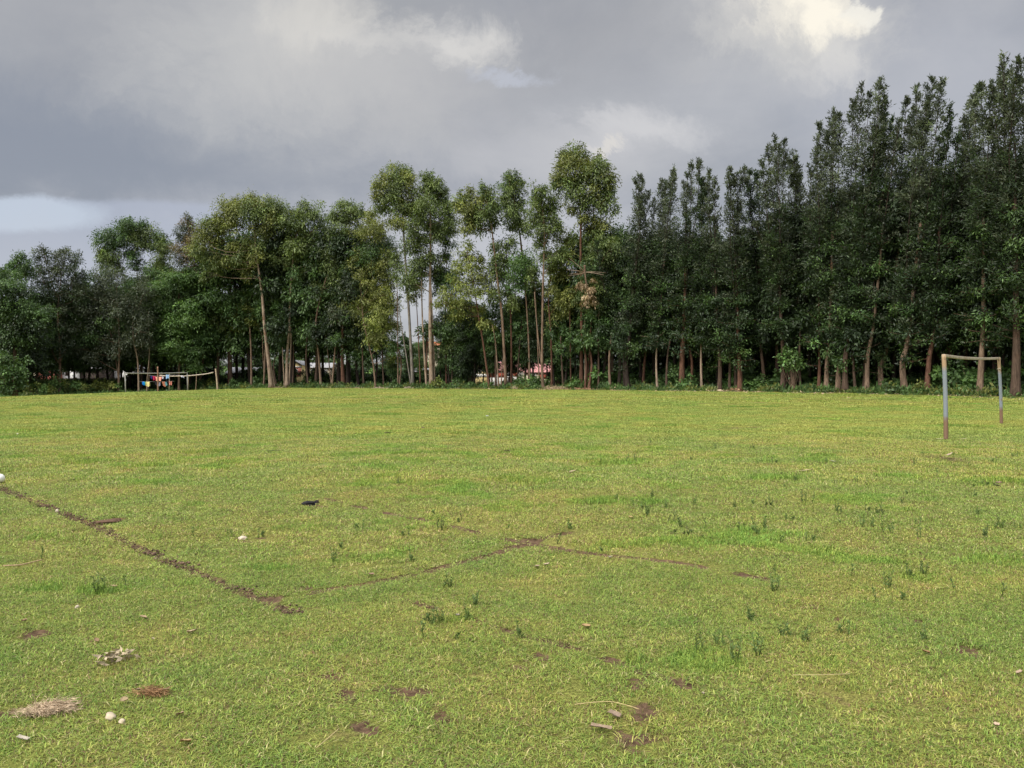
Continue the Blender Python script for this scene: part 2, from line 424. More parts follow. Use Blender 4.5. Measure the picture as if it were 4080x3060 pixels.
def blades(mb, rng, n, radius, hgt, wid, lean=.8, pal=None):
    r = radius * np.sqrt(rng.random(n)); th = rng.random(n) * 2 * math.pi
    base = np.stack([r * np.cos(th), r * np.sin(th), np.full(n, -.004)], 1)
    a = rng.random(n) * 2 * math.pi
    out = np.stack([np.cos(a), np.sin(a), np.zeros(n)], 1)
    side = np.stack([-np.sin(a), np.cos(a), np.zeros(n)], 1)
    h = hgt * rng.uniform(.45, 1.25, n); ln = lean * rng.uniform(.15, 1.6, n)
    w2 = (wid * rng.uniform(.6, 1.3, n))[:, None] * .5
    mid = base + out * (h * ln * .4)[:, None] + np.array([0, 0, 1.]) * (h * .62)[:, None]
    tip = base + out * (h * ln)[:, None] + np.array([0, 0, 1.]) * (h * (1.05 - .28 * ln))[:, None]
    Vv = np.stack([base - side * w2, base + side * w2, mid + side * w2 * .85, mid - side * w2 * .85, tip], 1).reshape(-1, 3)
    o = np.arange(n)[:, None] * 5
    pal = pal if pal is not None else GRASS_PAL
    cols, wts = pal
    c = np.array(cols)[rng.choice(len(cols), n, p=wts)] * rng.uniform(.75, 1.25, n)[:, None]
    mb.add(Vv, [o + np.array([0, 1, 2, 3]), o + np.array([3, 2, 4])], np.repeat(c, 5, 0))
GRASS_PAL = ([(.325, .400, .090), (.195, .278, .064), (.425, .445, .128), (.49, .435, .22), (.20, .135, .075)], [.32, .26, .20, .11, .11])
FAR_PAL = ([(.335, .375, .096), (.290, .335, .088), (.375, .400, .108)], [.4, .3, .3])
LUSH_PAL = ([(.220, .335, .064), (.150, .250, .050), (.320, .410, .086)], [.45, .22, .33])
def instancer(name, protos, P, rot, scl, hs, idx, label, cat=None):
    """one 'stuff' object: points carrying instances of unlinked clump meshes"""
    me = bpy.data.meshes.new(name); me.vertices.add(len(P)); me.vertices.foreach_set('co', P.astype(np.float32).ravel())
    for nm, val in (('rot', rot), ('scl', scl), ('hs', hs)):
        me.attributes.new(nm, 'FLOAT', 'POINT').data.foreach_set('value', val.astype(np.float32))
    me.attributes.new('idx', 'INT', 'POINT').data.foreach_set('value', idx.astype(np.int32))
    o = bpy.data.objects.new(name, me); COL.objects.link(o)
    gt = bpy.data.node_groups.new(name + '_scatter', 'GeometryNodeTree')
    gt.interface.new_socket('Geometry', in_out='INPUT', socket_type='NodeSocketGeometry')
    gt.interface.new_socket('Geometry', in_out='OUTPUT', socket_type='NodeSocketGeometry')
    N = gt.nodes; L = gt.links
    gi, go = N.new('NodeGroupInput'), N.new('NodeGroupOutput')
    join = N.new('GeometryNodeGeometryToInstance')
    for po in reversed(protos):
        oi = N.new('GeometryNodeObjectInfo'); oi.inputs['Object'].default_value = po; oi.inputs['As Instance'].default_value = False
        L.new(oi.outputs['Geometry'], join.inputs[0])
    def attr(nm, ty='FLOAT'):
        a = N.new('GeometryNodeInputNamedAttribute'); a.data_type = ty; a.inputs[0].default_value = nm
        return a.outputs[0]
    iop = N.new('GeometryNodeInstanceOnPoints'); iop.inputs['Pick Instance'].default_value = True
    L.new(gi.outputs[0], iop.inputs['Points']); L.new(join.outputs[0], iop.inputs['Instance'])
    L.new(attr('idx', 'INT'), iop.inputs['Instance Index'])
    cx = N.new('ShaderNodeCombineXYZ'); L.new(attr('rot'), cx.inputs[2])
    er = N.new('FunctionNodeEulerToRotation'); L.new(cx.outputs[0], er.inputs[0]); L.new(er.outputs[0], iop.inputs['Rotation'])
    cs = N.new('ShaderNodeCombineXYZ'); s1 = attr('scl')
    L.new(s1, cs.inputs[0]); L.new(s1, cs.inputs[1]); L.new(attr('hs'), cs.inputs[2]); L.new(cs.outputs[0], iop.inputs['Scale'])
    L.new(iop.outputs[0], go.inputs[0])
    md = o.modifiers.new('scatter', 'NODES'); md.node_group = gt
    tag(o, label, cat, None, 'stuff')
    return o
def proto(name, mb, mat):
    return bpy.data.objects.new(name, mb.mesh(name, mat))       # never linked to the scene
def dirt_keep(x, y, rng):
    """probability that grass still grows here"""
    keep = np.ones(len(x)); q = np.stack([x, y], 1)
    nz = vnoise(x * 5, y * 5, 3)
    for a, b, hw, cont in SEGS:
        ba = b - a; h = np.clip(((q - a) @ ba) / (ba @ ba), 0, 1)
        d = np.linalg.norm(q - a - h[:, None] * ba, axis=1)
        m = (d < hw * 1.5) * (1.0 if cont >= 1 else sst(nz, .66 - .6 * cont, .84 - .6 * cont))
        keep = np.minimum(keep, 1 - .95 * m)
    for c, r in PG:
        d = np.linalg.norm((q - c) * [1, .8], axis=1)
        keep = np.minimum(keep, 1 - .9 * (d < r * (.6 + .7 * nz)))
    keep = np.minimum(keep, 1 - .8 * sst(vnoise(x * 3.1, y * 3.1, 9) * .5 + vnoise(x * 11, y * 11, 11) * .5, .62, .78))
    return keep
def band(d0, d1, dens, rng):
    """points on the ground between two distances, in a wedge somewhat wider than the view"""
    xm = .78 * d1 + 1.5
    n = int(dens * (d1 - d0) * 2 * xm)
    x = rng.uniform(-xm, xm, n); y = rng.uniform(d0, d1, n)
    ok = (np.abs(x) < .78 * y + 1.5)
    x, y = x[ok], y[ok]
    ok = wood_mask(x, y) < .5
    f = np.minimum(sst(y, d0, d0 * 1.22) if d0 > 3 else 1.0, 1 - sst(y, d1 / 1.22, d1) if d1 < 100 else 1.0)      # neighbouring bands fade into each other
    ok &= rng.random(len(y)) < f
    return x[ok], y[ok]
def tuft_gain(x, y):
    gsc = np.ones(len(x))
    for c, rx, ry, hg in TG:
        r = ((x - c[0]) / rx) ** 2 + ((y - c[1]) / ry) ** 2
        gsc = np.maximum(gsc, 1 + (hg - 1) * .62 * sst(r * (.6 + .8 * vnoise(x * 6, y * 6, 4)), 1.3, .2))
    return gsc
grng = np.random.default_rng(3)
def clump_set(tagname, n, radius, hgt, wid, lean, pal=None):
    out = []
    for i in range(5):
        mb = MB(); blades(mb, grng, n, radius, hgt, wid, lean, pal); out.append(proto(tagname, mb, M_BLADE))
    for i in range(2):
        mb = MB(); blades(mb, grng, int(n * 1.15), radius, hgt * 1.1, wid, lean * .8, LUSH_PAL); out.append(proto(tagname, mb, M_BLADE))
    return out
for d0, d1, dens, n, radius, hgt, wid, lean in ((2.2, 7.6, 520, 36, .075, .022, .0039, 1.7), (6.3, 13.2, 165, 44, .11, .025, .0056, 1.55), (10.8, 25, 42, 95, .21, .034, .0085, 1.3),
                                                (20, 50, 9, 150, .46, .042, .017, 1.2), (41, 112, 1.6, 190, 1.0, .050, .034, 1.1)):
    x, y = band(d0, d1, dens, grng)
    kp = grng.random(len(x)) < dirt_keep(x, y, grng); x, y = x[kp], y[kp]
    tg = tuft_gain(x, y)
    lush = (tg > 1.25) & (vnoise(x * 8, y * 8, 14) > .35) | (vnoise(x * .9, y * .9, 5) * .6 + vnoise(x * 2.7, y * 2.7, 6) * .4 > .74)
    idx = np.where(lush, grng.integers(5, 7, len(x)), grng.integers(0, 5, len(x)))
    idx = np.where((grng.random(len(x)) < .12), grng.integers(0, 7, len(x)), idx)
    sc = grng.uniform(.75, 1.3, len(x))
    lw = np.ones(len(x)); q_ = np.stack([x, y], 1)             # trodden shorter beside the worn lines
    for a, b, hw, cont in SEGS:
        ba = b - a; h_ = np.clip(((q_ - a) @ ba) / (ba @ ba), 0, 1); d_ = np.linalg.norm(q_ - a - h_[:, None] * ba, axis=1)
        lw = np.minimum(lw, .45 + .55 * sst(d_, hw * 1.2, hw * 5))
    hs = lw * sc * grng.uniform(.7, 1.25, len(x)) * np.where(lush, 1.2, 1) * tg
    instancer('grass', clump_set('grass_clump', n, radius, hgt, wid, lean, FAR_PAL if d0 >= 20 else None), np.stack([x, y, terrain(x, y)], 1),
              grng.uniform(0, 6.28, len(x)), sc, hs, idx, 'short mown green and straw coloured grass covering the football field')

# ------------------------------------------------------------------ leaves, crowns, trunks
def unit(n, rng):
    v = rng.normal(size=(n, 3)); return v / (np.linalg.norm(v, axis=1)[:, None] + 1e-9)
def add_leaves(mb, P, dirs, L, Wd, cols, rng, face=None):
    n = len(P)
    dirs = dirs / (np.linalg.norm(dirs, axis=1)[:, None] + 1e-9)
    ref = unit(n, rng) if face is None else np.cross(face + unit(n, rng) * .55, dirs)
    side = np.cross(dirs, ref) if face is None else ref; side /= np.linalg.norm(side, axis=1)[:, None] + 1e-9
    nrm = np.cross(dirs, side)
    l = (L * rng.uniform(.6, 1.35, n))[:, None]; w2 = (Wd * rng.uniform(.65, 1.3, n))[:, None] * .5
    m = P + dirs * l * .45 + nrm * l * .06
    Vv = np.stack([P, m + side * w2, P + dirs * l - nrm * l * .08, m - side * w2], 1).reshape(-1, 3)
    mb.add(Vv, [np.arange(n)[:, None] * 4 + np.array([0, 1, 2, 3])], np.repeat(cols, 4, 0))
PALS = {
    'euc':    [(0.127, 0.172, 0.052), (0.081, 0.121, 0.039), (0.172, 0.218, 0.067)],
    'olive':  [(.178, .200, .052), (.112, .140, .042), (.225, .240, .064)],
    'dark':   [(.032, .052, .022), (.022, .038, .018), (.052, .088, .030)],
    'grev':   [(.078, .098, .056), (.050, .068, .040), (.120, .140, .088)],
    'bright': [(0.103, 0.184, 0.051), (0.071, 0.136, 0.041), (0.155, 0.247, 0.071)],
    'yellow': [(.195, .230, .054), (.140, .178, .046), (.250, .272, .072)],
    'brown':  [(.165, .125, .060), (.105, .100, .045), (.210, .150, .075)],
    'dead':   [(.34, .25, .15), (.24, .17, .10), (.42, .33, .21)],
    'bush':   [(0.071, 0.127, 0.039), (0.048, 0.090, 0.031), (0.109, 0.178, 0.055)],
}
def leaf_cols(pal, n, rng, mixv=None):
    a, b, c = [np.array(v) for v in PALS[pal]]
    t = rng.random(n)[:, None] if mixv is None else np.clip(mixv + rng.normal(0, .22, n), 0, 1)[:, None]
    col = np.where(t < .5, b + (a - b) * t * 2, a + (c - a) * (t - .5) * 2)
    return col * rng.uniform(.8, 1.2, n)[:, None]
def clump(mb, c, r, dens, L, Wd, pal, rng, droop=.6, sub=44, flat=1.0):
    r = np.array(r) * rng.uniform(.82, 1.2, 3)
    """one leafy clump: many sub-sprays of leaves spread through an ellipsoid"""
    rx, ry, rz = r
    n = int(dens * (rx * rz + rx * ry + ry * rz) / 3 + 12)
    ns = max(3, n // sub)
    d = unit(ns, rng) * (rng.random(ns) ** .5 * rng.uniform(.75, 1.25, ns))[:, None]
    sc_ = c + d * np.array([rx, ry, rz])
    tonev = np.clip(rng.normal(.45, .25, ns), 0, 1)
    k = rng.integers(0, ns, n)
    sp = .17 * min(2.2, (rx + rz) / 2) + .07
    off = rng.normal(size=(n, 3)) * sp * rng.uniform(.7, 1.4, (ns, 3))[k] * np.array([1, 1, .70 * flat]); off[:, 2] -= .25 * sp * (off[:, 0] ** 2 + off[:, 1] ** 2) / sp ** 2
    P = sc_[k] + off
    dirs = off / sp * .5 + unit(n, rng) * .9 + np.array([0, 0, -droop]) + (d[k] * .5)
    add_leaves(mb, P, dirs, L, Wd, leaf_cols(pal, n, rng, tonev[k]) * np.exp(rng.normal(0, .24, ns))[k][:, None], rng, d[k] * .5 + off / sp * .35 + np.array([0, 0, .55]))
    return sc_
def smooth_path(pts, m=4):
    P = np.asarray(pts, float); t = np.arange(len(P)); T = np.linspace(0, len(P) - 1, (len(P) - 1) * m + 1)
    if len(P) < 3: return np.stack([np.interp(T, t, P[:, i]) for i in range(3)], 1)
    out = []
    for q in T:
        i = min(int(q), len(P) - 2); f = q - i
        p0, p1, p2, p3 = P[max(i - 1, 0)], P[i], P[i + 1], P[min(i + 2, len(P) - 1)]
        out.append(.5 * ((2 * p1) + (p2 - p0) * f + (2 * p0 - 5 * p1 + 4 * p2 - p3) * f * f + (3 * p1 - p0 - 3 * p2 + p3) * f ** 3))
    return np.array(out)
def trunk_tube(mb, path, r0, r1, col, sides=8, flare=1.5):
    P = smooth_path(path); m = len(P)
    t = np.linspace(0, 1, m)
    R = r0 + (r1 - r0) * t ** .8
    R[0] *= flare
    if m > 2: R[1] *= 1 + (flare - 1) * .25
    mb.tube(P, R, sides, col)
    return P, R
def limb(mb, a, b, r0, r1, col, rng, sides=5, sag=.12):
    a, b = np.asarray(a), np.asarray(b); L = np.linalg.norm(b - a)
    mid = (a + b) / 2 + rng.normal(size=3) * L * .05 + np.array([0, 0, -sag * L * .5])
    mb.tube(smooth_path([a, mid, b], 3), np.linspace(r0, r1, 7), sides, col, cap=False)
BARKS = {'pale': (.30, .225, .165), 'tan': (.185, .128, .090), 'brown': (.088, .060, .044), 'red': (.125, .066, .045), 'dark': (.045, .034, .028), 'grey': (.20, .18, .155)}
def make_tree(label, base_px, d, path, clumps, pal='euc', bark='pale', r=.22, seed=0, dens=250, L=.38, Wd=.15, droop=.6, dk=2.1, lk=.83, ks=1.0,
              extra_stems=(), name='eucalyptus_tree', cat='tree', group=None, pal2=None, flat=1.0, limbs=True, ydepth=.55):
    """path: trunk in photo pixels above the foot; clumps: (px, py, rx, ry) in photo pixels; all set at the tree's own distance"""
    rng = np.random.default_rng(seed + 101)
    f = foot(base_px, d)
    root = empty(name, f)
    tb, cb = MB(), MB(); col = BARKS[bark]
    pts = [np.array([0, 0, -.15])] + [at(px, py, d + 0.0) - f for px, py in path]
    for i in range(1, len(pts)): pts[i] = pts[i] + np.array([0, rng.normal(0, .15), 0])
    r *= .82
    TP, TR = trunk_tube(tb, pts, r, max(.035, r * .22), col)
    for st in extra_stems:
        p2 = [np.array([0, .12, -.15])] + [at(px, py, d) - f + np.array([0, .2, 0]) for px, py in st]
        p2[0][0] = at(st[0][0], st[0][1], d)[0] - f[0]
        trunk_tube(tb, p2, r * .7, r * .2, col, 7)
    sc = d / F
    for (px, py, rx, ry) in clumps:
        c = at(px, py, d) - f
        rx, rz = rx * sc * 1.28 * ks, ry * sc * 1.25 * ks; ryy = (rx + rz) / 2
        c[1] += rng.normal(0, ydepth * ryy)
        pl = pal2 if (pal2 and rng.random() < .4) else pal
        subs = clump(cb, c, (rx, ryy, rz), dens * dk, L * lk, Wd * lk, pl, rng, droop, flat=flat)
        if limbs:
            below = np.where(TP[:, 2] < c[2] - .25 * rz)[0]
            if len(below):
                dist = np.linalg.norm(TP[below] - (c - np.array([0, 0, rz * 1.1])), axis=1); j = below[int(np.argmin(dist))]
                limb(tb, TP[j], c, max(.03, TR[j] * .45), .02, col, rng)
                for s_ in subs[:4]: limb(tb, c + (TP[j] - c) * .25, s_, .022, .01, col, rng, 4, .02)
    tb.build('trunk', M_BARK, root, smooth=True)
    cb.build('crown', M_LEAF, root)
    tag(root, label, cat, group)
    return root
def spire_crown(tb, cb, leaders, crown_z, rng, pal, col, maxr=1.7, L=.27, Wd=.085, density=1.0, dark_pal=None, trunk=None):
    """upright leaders, each feathered with ascending leafy side shoots (the tall dark trees at the right)"""
    for (a, b) in leaders:
        a, b = np.asarray(a, float), np.asarray(b, float); H = np.linalg.norm(b - a)
        mid = (a + b) / 2 + np.array([rng.normal(0, .25), rng.normal(0, .4), 0])
        P = smooth_path([a, mid, b], 6); tb.tube(P, np.linspace(.075, .012, len(P)), 5, col, cap=False)
        n = int(H * 6.6 * density)
        for i in range(n):
            t = rng.random() ** .95
            pf = t * (len(P) - 1); pi_ = min(int(pf), len(P) - 2); q = P[pi_] + (P[pi_ + 1] - P[pi_]) * (pf - pi_) + rng.normal(size=3) * .06
            left = (1 - t) * H
            ln = min(maxr, .34 + .15 * left) * rng.uniform(.4, 1.35)
            az = rng.random() * 6.283; up = rng.uniform(1.6, 4.0) if left < 1.2 else rng.uniform(.6, 2.4) if left < 5 else rng.uniform(.05, 1.1)
            dv = np.array([math.cos(az), math.sin(az), up]); dv /= np.linalg.norm(dv)
            e = q + dv * ln
            if rng.random() < .5: tb.tube([q, (q + e) / 2 + [0, 0, -.04 * ln], e], [.022, .015, .008], 3, col, cap=False)
            m = int(9 + 20 * ln)
            s = rng.random(m) ** .6
            Pp = q + (e - q) * s[:, None] + rng.normal(size=(m, 3)) * (.04 + .11 * ln * min(1, .35 + .15 * left))
            dirs = dv * .7 + unit(m, rng) * .75 + np.array([0, 0, .1])
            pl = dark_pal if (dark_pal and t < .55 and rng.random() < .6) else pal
            tone = rng.random() * .9 
            add_leaves(cb, Pp, dirs, L, Wd, leaf_cols(pl, m, rng, np.full(m, tone)) * math.exp(rng.normal(0, .3)), rng)
def make_spire(label, base_px, d, spikes, crown_py=1330, bark='brown', r=.2, seed=0, pal='grev', dark_pal='dark', low=True, density=1.0, maxr=1.7,
               name='silky_oak_tree', group=None, lean=0, fork_py=None):
    rng = np.random.default_rng(seed + 900)
    f = foot(base_px, d); root = empty(name, f); tb, cb = MB(), MB(); col = BARKS[bark]
    topx = sum(s_[0] for s_ in spikes) / len(spikes); topy = min(s_[1] for s_ in spikes)
    crown_py += float(rng.uniform(-70, 60)); lean += float(rng.normal(0, 7))
    fpy = fork_py or (crown_py * .55 + topy * .45)
    p1 = at(base_px + lean, (HY + 40 + crown_py) / 2, d) - f; p2 = at(base_px * .8 + topx * .2 + lean, crown_py, d) - f
    p3 = at((base_px + topx) / 2, fpy, d) - f
    TP, TR = trunk_tube(tb, [np.array([0, 0, -.15]), p1, p2, p3], r, r * .38, col)
    leaders = []
    for (px, py) in spikes:
        tip = at(px, py, d) - f + np.array([0, rng.normal(0, .9), 0])
        st = TP[int(len(TP) * rng.uniform(.62, .98)) - 1] if len(spikes) > 1 else TP[-1]
        leaders.append((st, tip))
    main = [(TP[int(len(TP) * .62)], TP[-1] + (leaders[0][1] - TP[-1]) * .15)]
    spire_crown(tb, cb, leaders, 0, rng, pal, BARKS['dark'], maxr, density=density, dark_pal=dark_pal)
    # body of the crown round the trunk, from the crown base up to the fork
    z0, z1 = p2[2], p3[2]
    nb = int((z1 - z0) * 9.0 * density)
    for i in range(nb):
        z = z0 + (z1 - z0) * rng.random() - (rng.random() ** 1.5 * 3.2 if low else 0)
        j = int(np.argmin(np.abs(TP[:, 2] - z))); q = TP[j]
        ln = maxr * rng.uniform(.5, 1.35) * (.75 + .35 * rng.random()) * (1.05 - .35 * (z - z0) / max(z1 - z0, 1)); az = rng.random() * 6.283
        dv = np.array([math.cos(az), math.sin(az), rng.uniform(-.15, .55)]); e = q + dv * ln
        tb.tube([q, (q + e) / 2 + [0, 0, -.05], e], [.035, .022, .01], 4, col, cap=False)
        m = int(28 + 40 * ln); s = rng.random(m) ** .8
        Pp = q + (e - q) * s[:, None] + rng.normal(size=(m, 3)) * .27
        add_leaves(cb, Pp, dv * .5 + unit(m, rng) * .9 + np.array([0, 0, -.35]), .28, .095,
                   leaf_cols(dark_pal if rng.random() < .66 else ('bush' if rng.random() < .7 else 'bright'), m, rng, np.full(m, rng.random())) * math.exp(rng.normal(-.08, .36)), rng, np.array([0, 0, .7]) + dv * .4 + np.zeros((m, 3)))  # mostly the darker palette: shade of the crown recesses put into leaf colour
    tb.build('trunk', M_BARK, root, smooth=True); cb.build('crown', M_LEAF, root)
    tag(root, label, 'tree', group)
    return root
def ed(px, off=0.0): return float(edge_depth(px)) + off
exec_trees = True

# ================================================================== TREES
def zc(kx, x0, y0):
    def f(*items):
        return [(x0 + kx * t[0], y0 + kx * t[1]) + tuple(kx * r_ for r_ in t[2:]) for t in items]
    return f
Z1, Z2, Z3 = zc(.5425, 0, 700), zc(.5725, 700, 650), zc(.663, 1450, 500)
Z4, Z5, Z6 = zc(.693, 2200, 500), zc(.675, 3080, 180), zc(.482, 3080, 1100)

# --- left end
make_tree('broad dark green tree with drooping leafy layers at the left end of the field', 60, 88, Z1((105, 1150), (95, 950), (90, 850)),
          Z1((90, 810, 150, 38), (30, 880, 120, 50), (190, 850, 80, 35), (120, 980, 190, 45), (290, 985, 110, 40), (60, 1060, 150, 60), (230, 1090, 110, 55),
             (110, 1160, 130, 70), (20, 1190, 110, 80), (200, 1180, 90, 45), (10, 1000, 100, 70), (360, 1030, 60, 28), (10, 740, 60, 40)),
          'bush', 'brown', .28, 1, 300, .34, .17, .5, name='broadleaf_tree', pal2='dark', flat=.6)
make_tree('tree with several upright leafy fingers at the far left of the tree line', 236, ed(236, 4), Z1((435, 1300), (432, 1050), (430, 900)),
          Z1((345, 560, 38, 60), (350, 660, 50, 80), (405, 570, 24, 55), (410, 680, 40, 80), (465, 550, 34, 55), (470, 640, 44, 70), (512, 600, 32, 60), (505, 700, 48, 70),
             (568, 660, 20, 60), (540, 760, 45, 70), (262, 620, 22, 50), (265, 700, 36, 60), (300, 790, 60, 70), (370, 850, 70, 90), (440, 820, 60, 70), (300, 900, 60, 60),
             (380, 1000, 70, 70), (470, 980, 50, 60), (360, 1140, 70, 80), (470, 1120, 60, 70), (560, 880, 50, 60), (500, 1260, 60, 60), (400, 1260, 60, 60)),
          'grev', 'tan', .24, 2, 200, .36, .13, .1, name='silky_oak_tree', pal2='dark')
make_tree('small tree with a dense dark round top left of the finger shaped tree', 100, ed(100, 7), Z1((180, 1100), (160, 800)),
          Z1((150, 600, 50, 35), (110, 640, 40, 40), (190, 640, 42, 45), (150, 690, 80, 50), (60, 720, 60, 40), (180, 760, 60, 50), (10, 690, 40, 40), (240, 930, 50, 60)),
          'bush', 'brown', .18, 3, 260, .36, .15, .4, name='broadleaf_tree')
make_tree('large tree with a wide umbrella shaped crown behind the left goal', 500, ed(500, 9), Z1((1000, 1200), (1010, 900), (1000, 700)),
          Z1((970, 350, 95, 38), (870, 390, 80, 50), (1080, 410, 85, 45), (800, 450, 65, 55), (960, 430, 90, 50), (1170, 470, 65, 60), (770, 530, 55, 60), (880, 490, 70, 50),
             (1040, 490, 70, 45), (1205, 560, 55, 70), (760, 610, 48, 50), (840, 590, 60, 55), (960, 560, 60, 50), (1190, 640, 55, 45), (820, 670, 60, 50), (1130, 690, 60, 50), (1000, 640, 45, 50)),
          'euc', 'brown', .34, 4, 270, .38, .16, .6, pal2='bush')
make_tree('olive brown tree with pale forked branches standing left of the left goal', 472, ed(472, 1), Z1((872, 1230), (868, 1000), (855, 800)),
          Z1((690, 730, 70, 50), (780, 760, 80, 60), (880, 740, 70, 60), (620, 860, 60, 60), (720, 860, 80, 70), (830, 880, 80, 70), (950, 830, 70, 70), (640, 980, 70, 60), (760, 980, 80, 70),
             (900, 980, 80, 70), (700, 1100, 80, 60), (830, 1100, 80, 60), (640, 1180, 70, 60), (760, 1230, 80, 60), (900, 1210, 80, 60), (580, 1260, 60, 50), (690, 1320, 70, 40), (840, 1310, 70, 45)),
          'grev', 'tan', .19, 5, 190, .34, .13, .3, extra_stems=[Z1((862, 1480), (820, 1200), (760, 1030))], name='silky_oak_tree', pal2='bush')
make_tree('slim double stemmed tree behind the washing line', 553, ed(553, -.5), Z1((1010, 1360), (990, 1220), (975, 1050)),
          Z1((1000, 760, 70, 60), (1060, 860, 70, 70), (970, 930, 60, 70), (1050, 1000, 70, 70), (980, 1090, 60, 60), (1060, 1120, 60, 60), (960, 1200, 50, 45), (1080, 1220, 60, 45), (1000, 1290, 60, 40)),
          'grev', 'pale', .16, 6, 200, .34, .13, .3, extra_stems=[Z1((1075, 1500), (1092, 1300), (1085, 1000))], name='silky_oak_tree', pal2='dark')
make_tree('leafy short tree with a pale trunk behind the clothes line', 589, ed(589, 1.5), Z1((1088, 1370), (1080, 1250)),
          Z1((1090, 1290, 60, 40), (1130, 1220, 60, 45), (1050, 1340, 50, 30), (1150, 1130, 60, 50)),
          'bush', 'tan', .17, 7, 240, .34, .15, .4, name='broadleaf_tree')
make_tree('light green tree with flat spreading layers of leaves right of the left goal', 713, ed(713, 0), Z1((1312, 1400), (1310, 1150), (1315, 900), (1320, 720)),
          Z1((1360, 695, 70, 18), (1300, 735, 130, 20), (1400, 745, 90, 22), (1210, 775, 80, 20), (1320, 790, 150, 26), (1240, 830, 120, 34), (1380, 860, 100, 40), (1280, 920, 140, 45), (1400, 960, 90, 40),
             (1200, 960, 80, 40), (1300, 1010, 120, 40), (1390, 1060, 110, 40), (1230, 1080, 90, 45), (1320, 1130, 120, 50), (1420, 1180, 80, 50), (1240, 1200, 80, 50), (1340, 1250, 110, 50), (1430, 1300, 70, 60),
             (1260, 1300, 70, 40), (1430, 1390, 55, 35), (1330, 1330, 70, 35)),
          'bright', 'tan', .22, 8, 290, .34, .17, .1, name='broadleaf_tree', pal2='bush', flat=.45)
make_tree('dark tree with a pointed brownish top between two rounded crowns', 790, ed(790, 2.5), Z1((1500, 1250), (1495, 900), (1420, 700)),
          Z1((1388, 300, 18, 32), (1385, 350, 38, 40), (1360, 410, 45, 45), (1430, 400, 40, 50), (1330, 450, 32, 45), (1390, 480, 60, 50), (1450, 480, 40, 60), (1350, 540, 60, 50), (1420, 570, 70, 60), (1330, 620, 60, 55), (1420, 660, 80, 50), (1480, 740, 60, 50)),
          'brown', 'brown', .22, 9, 270, .34, .11, .1, name='casuarina_tree', pal2='grev')
# --- left centre eucalypts
make_tree('big leaning eucalyptus with a yellow green crown and long pale bare trunk', 1081, ed(1081, -.9), Z2((642, 1330), (622, 1150), (600, 900), (576, 720), (556, 600), (547, 450)),
          Z2((530, 270, 95, 70), (450, 330, 80, 65), (620, 300, 80, 70), (360, 290, 60, 50), (350, 340, 70, 55), (560, 350, 90, 70), (690, 300, 70, 65), (690, 370, 75, 65), (250, 400, 75, 55), (310, 430, 70, 60),
             (210, 470, 60, 60), (190, 550, 55, 60), (260, 520, 60, 55), (420, 420, 60, 50), (600, 430, 80, 60), (200, 620, 50, 55), (270, 690, 60, 50), (340, 670, 70, 45), (430, 660, 60, 50), (210, 770, 40, 40),
             (480, 740, 60, 40), (540, 560, 60, 60), (430, 560, 55, 45), (560, 640, 50, 60)),
          'olive', 'pale', .36, 10, 240, .40, .15, .7, extra_stems=[Z2((684, 1555), (650, 1350), (640, 1250))], pal2='euc')
make_tree('low yellow green spray of eucalyptus beside the leaning pale trunk', 1056, ed(1056, 3), Z2((610, 1300), (600, 1200), (560, 1110)),
          Z2((430, 1040, 45, 45), (440, 1110, 55, 50), (520, 1030, 50, 50), (540, 1090, 50, 40), (590, 1080, 30, 30)), 'yellow', 'tan', .12, 11, 260, .36, .14, .6, ks=.78)
make_tree('eucalyptus with twin rounded green tops right of the big leaning one', 1143, ed(1143, 1), Z2((772, 1350), (790, 1150), (800, 900), (830, 600), (850, 450)),
          Z2((815, 320, 55, 45), (870, 350, 50, 50), (930, 310, 60, 50), (960, 370, 65, 55), (1020, 430, 50, 55), (880, 430, 80, 50), (800, 410, 60, 50), (770, 580, 60, 50), (830, 560, 60, 50), (840, 660, 60, 50), (960, 480, 50, 50),
             (930, 560, 60, 60), (780, 700, 60, 50), (880, 760, 50, 50), (700, 650, 50, 60), (960, 700, 50, 60)),
          'euc', 'pale', .30, 12, 240, .38, .15, .6, extra_stems=[Z2((785, 1550), (800, 1250), (795, 1100)), Z2((755, 1550), (745, 1400), (740, 1280))])
make_tree('bright green bushy young tree in front of the dark trunks left of centre', 1166, ed(1166, 3), Z2((822, 1300), (800, 1100)),
          Z2((720, 1010, 45, 45), (770, 990, 50, 40), (830, 1010, 55, 45), (700, 1080, 45, 45), (780, 1070, 60, 50), (850, 1090, 50, 45), (660, 1160, 30, 45), (700, 1200, 50, 45), (790, 1180, 55, 45), (860, 1040, 40, 40), (960, 1080, 50, 40), (1030, 1090, 60, 35)),
          'bright', 'tan', .12, 13, 250, .36, .16, .5, name='broadleaf_tree', pal2='bush', ks=.8)
make_tree('eucalyptus with a wide flat topped green crown left of the tall pair', 1280, ed(1280, 2), Z2((995, 1350), (980, 1100), (1050, 800), (1150, 500)),
          Z2((1200, 300, 60, 42), (1150, 340, 65, 45), (1100, 370, 50, 40), (1250, 340, 60, 45), (1190, 390, 80, 45), (1280, 330, 35, 45), (1140, 480, 75, 50), (1080, 520, 50, 40), (1200, 500, 60, 45), (1090, 600, 75, 55), (1170, 620, 60, 40), (1060, 690, 50, 50), (1130, 720, 70, 60),
             (1080, 800, 60, 60), (1160, 840, 60, 60), (1000, 880, 50, 60)),
          'euc', 'tan', .24, 14, 240, .38, .15, .6, extra_stems=[Z2((1083, 1560), (1060, 1350), (1040, 1200))])
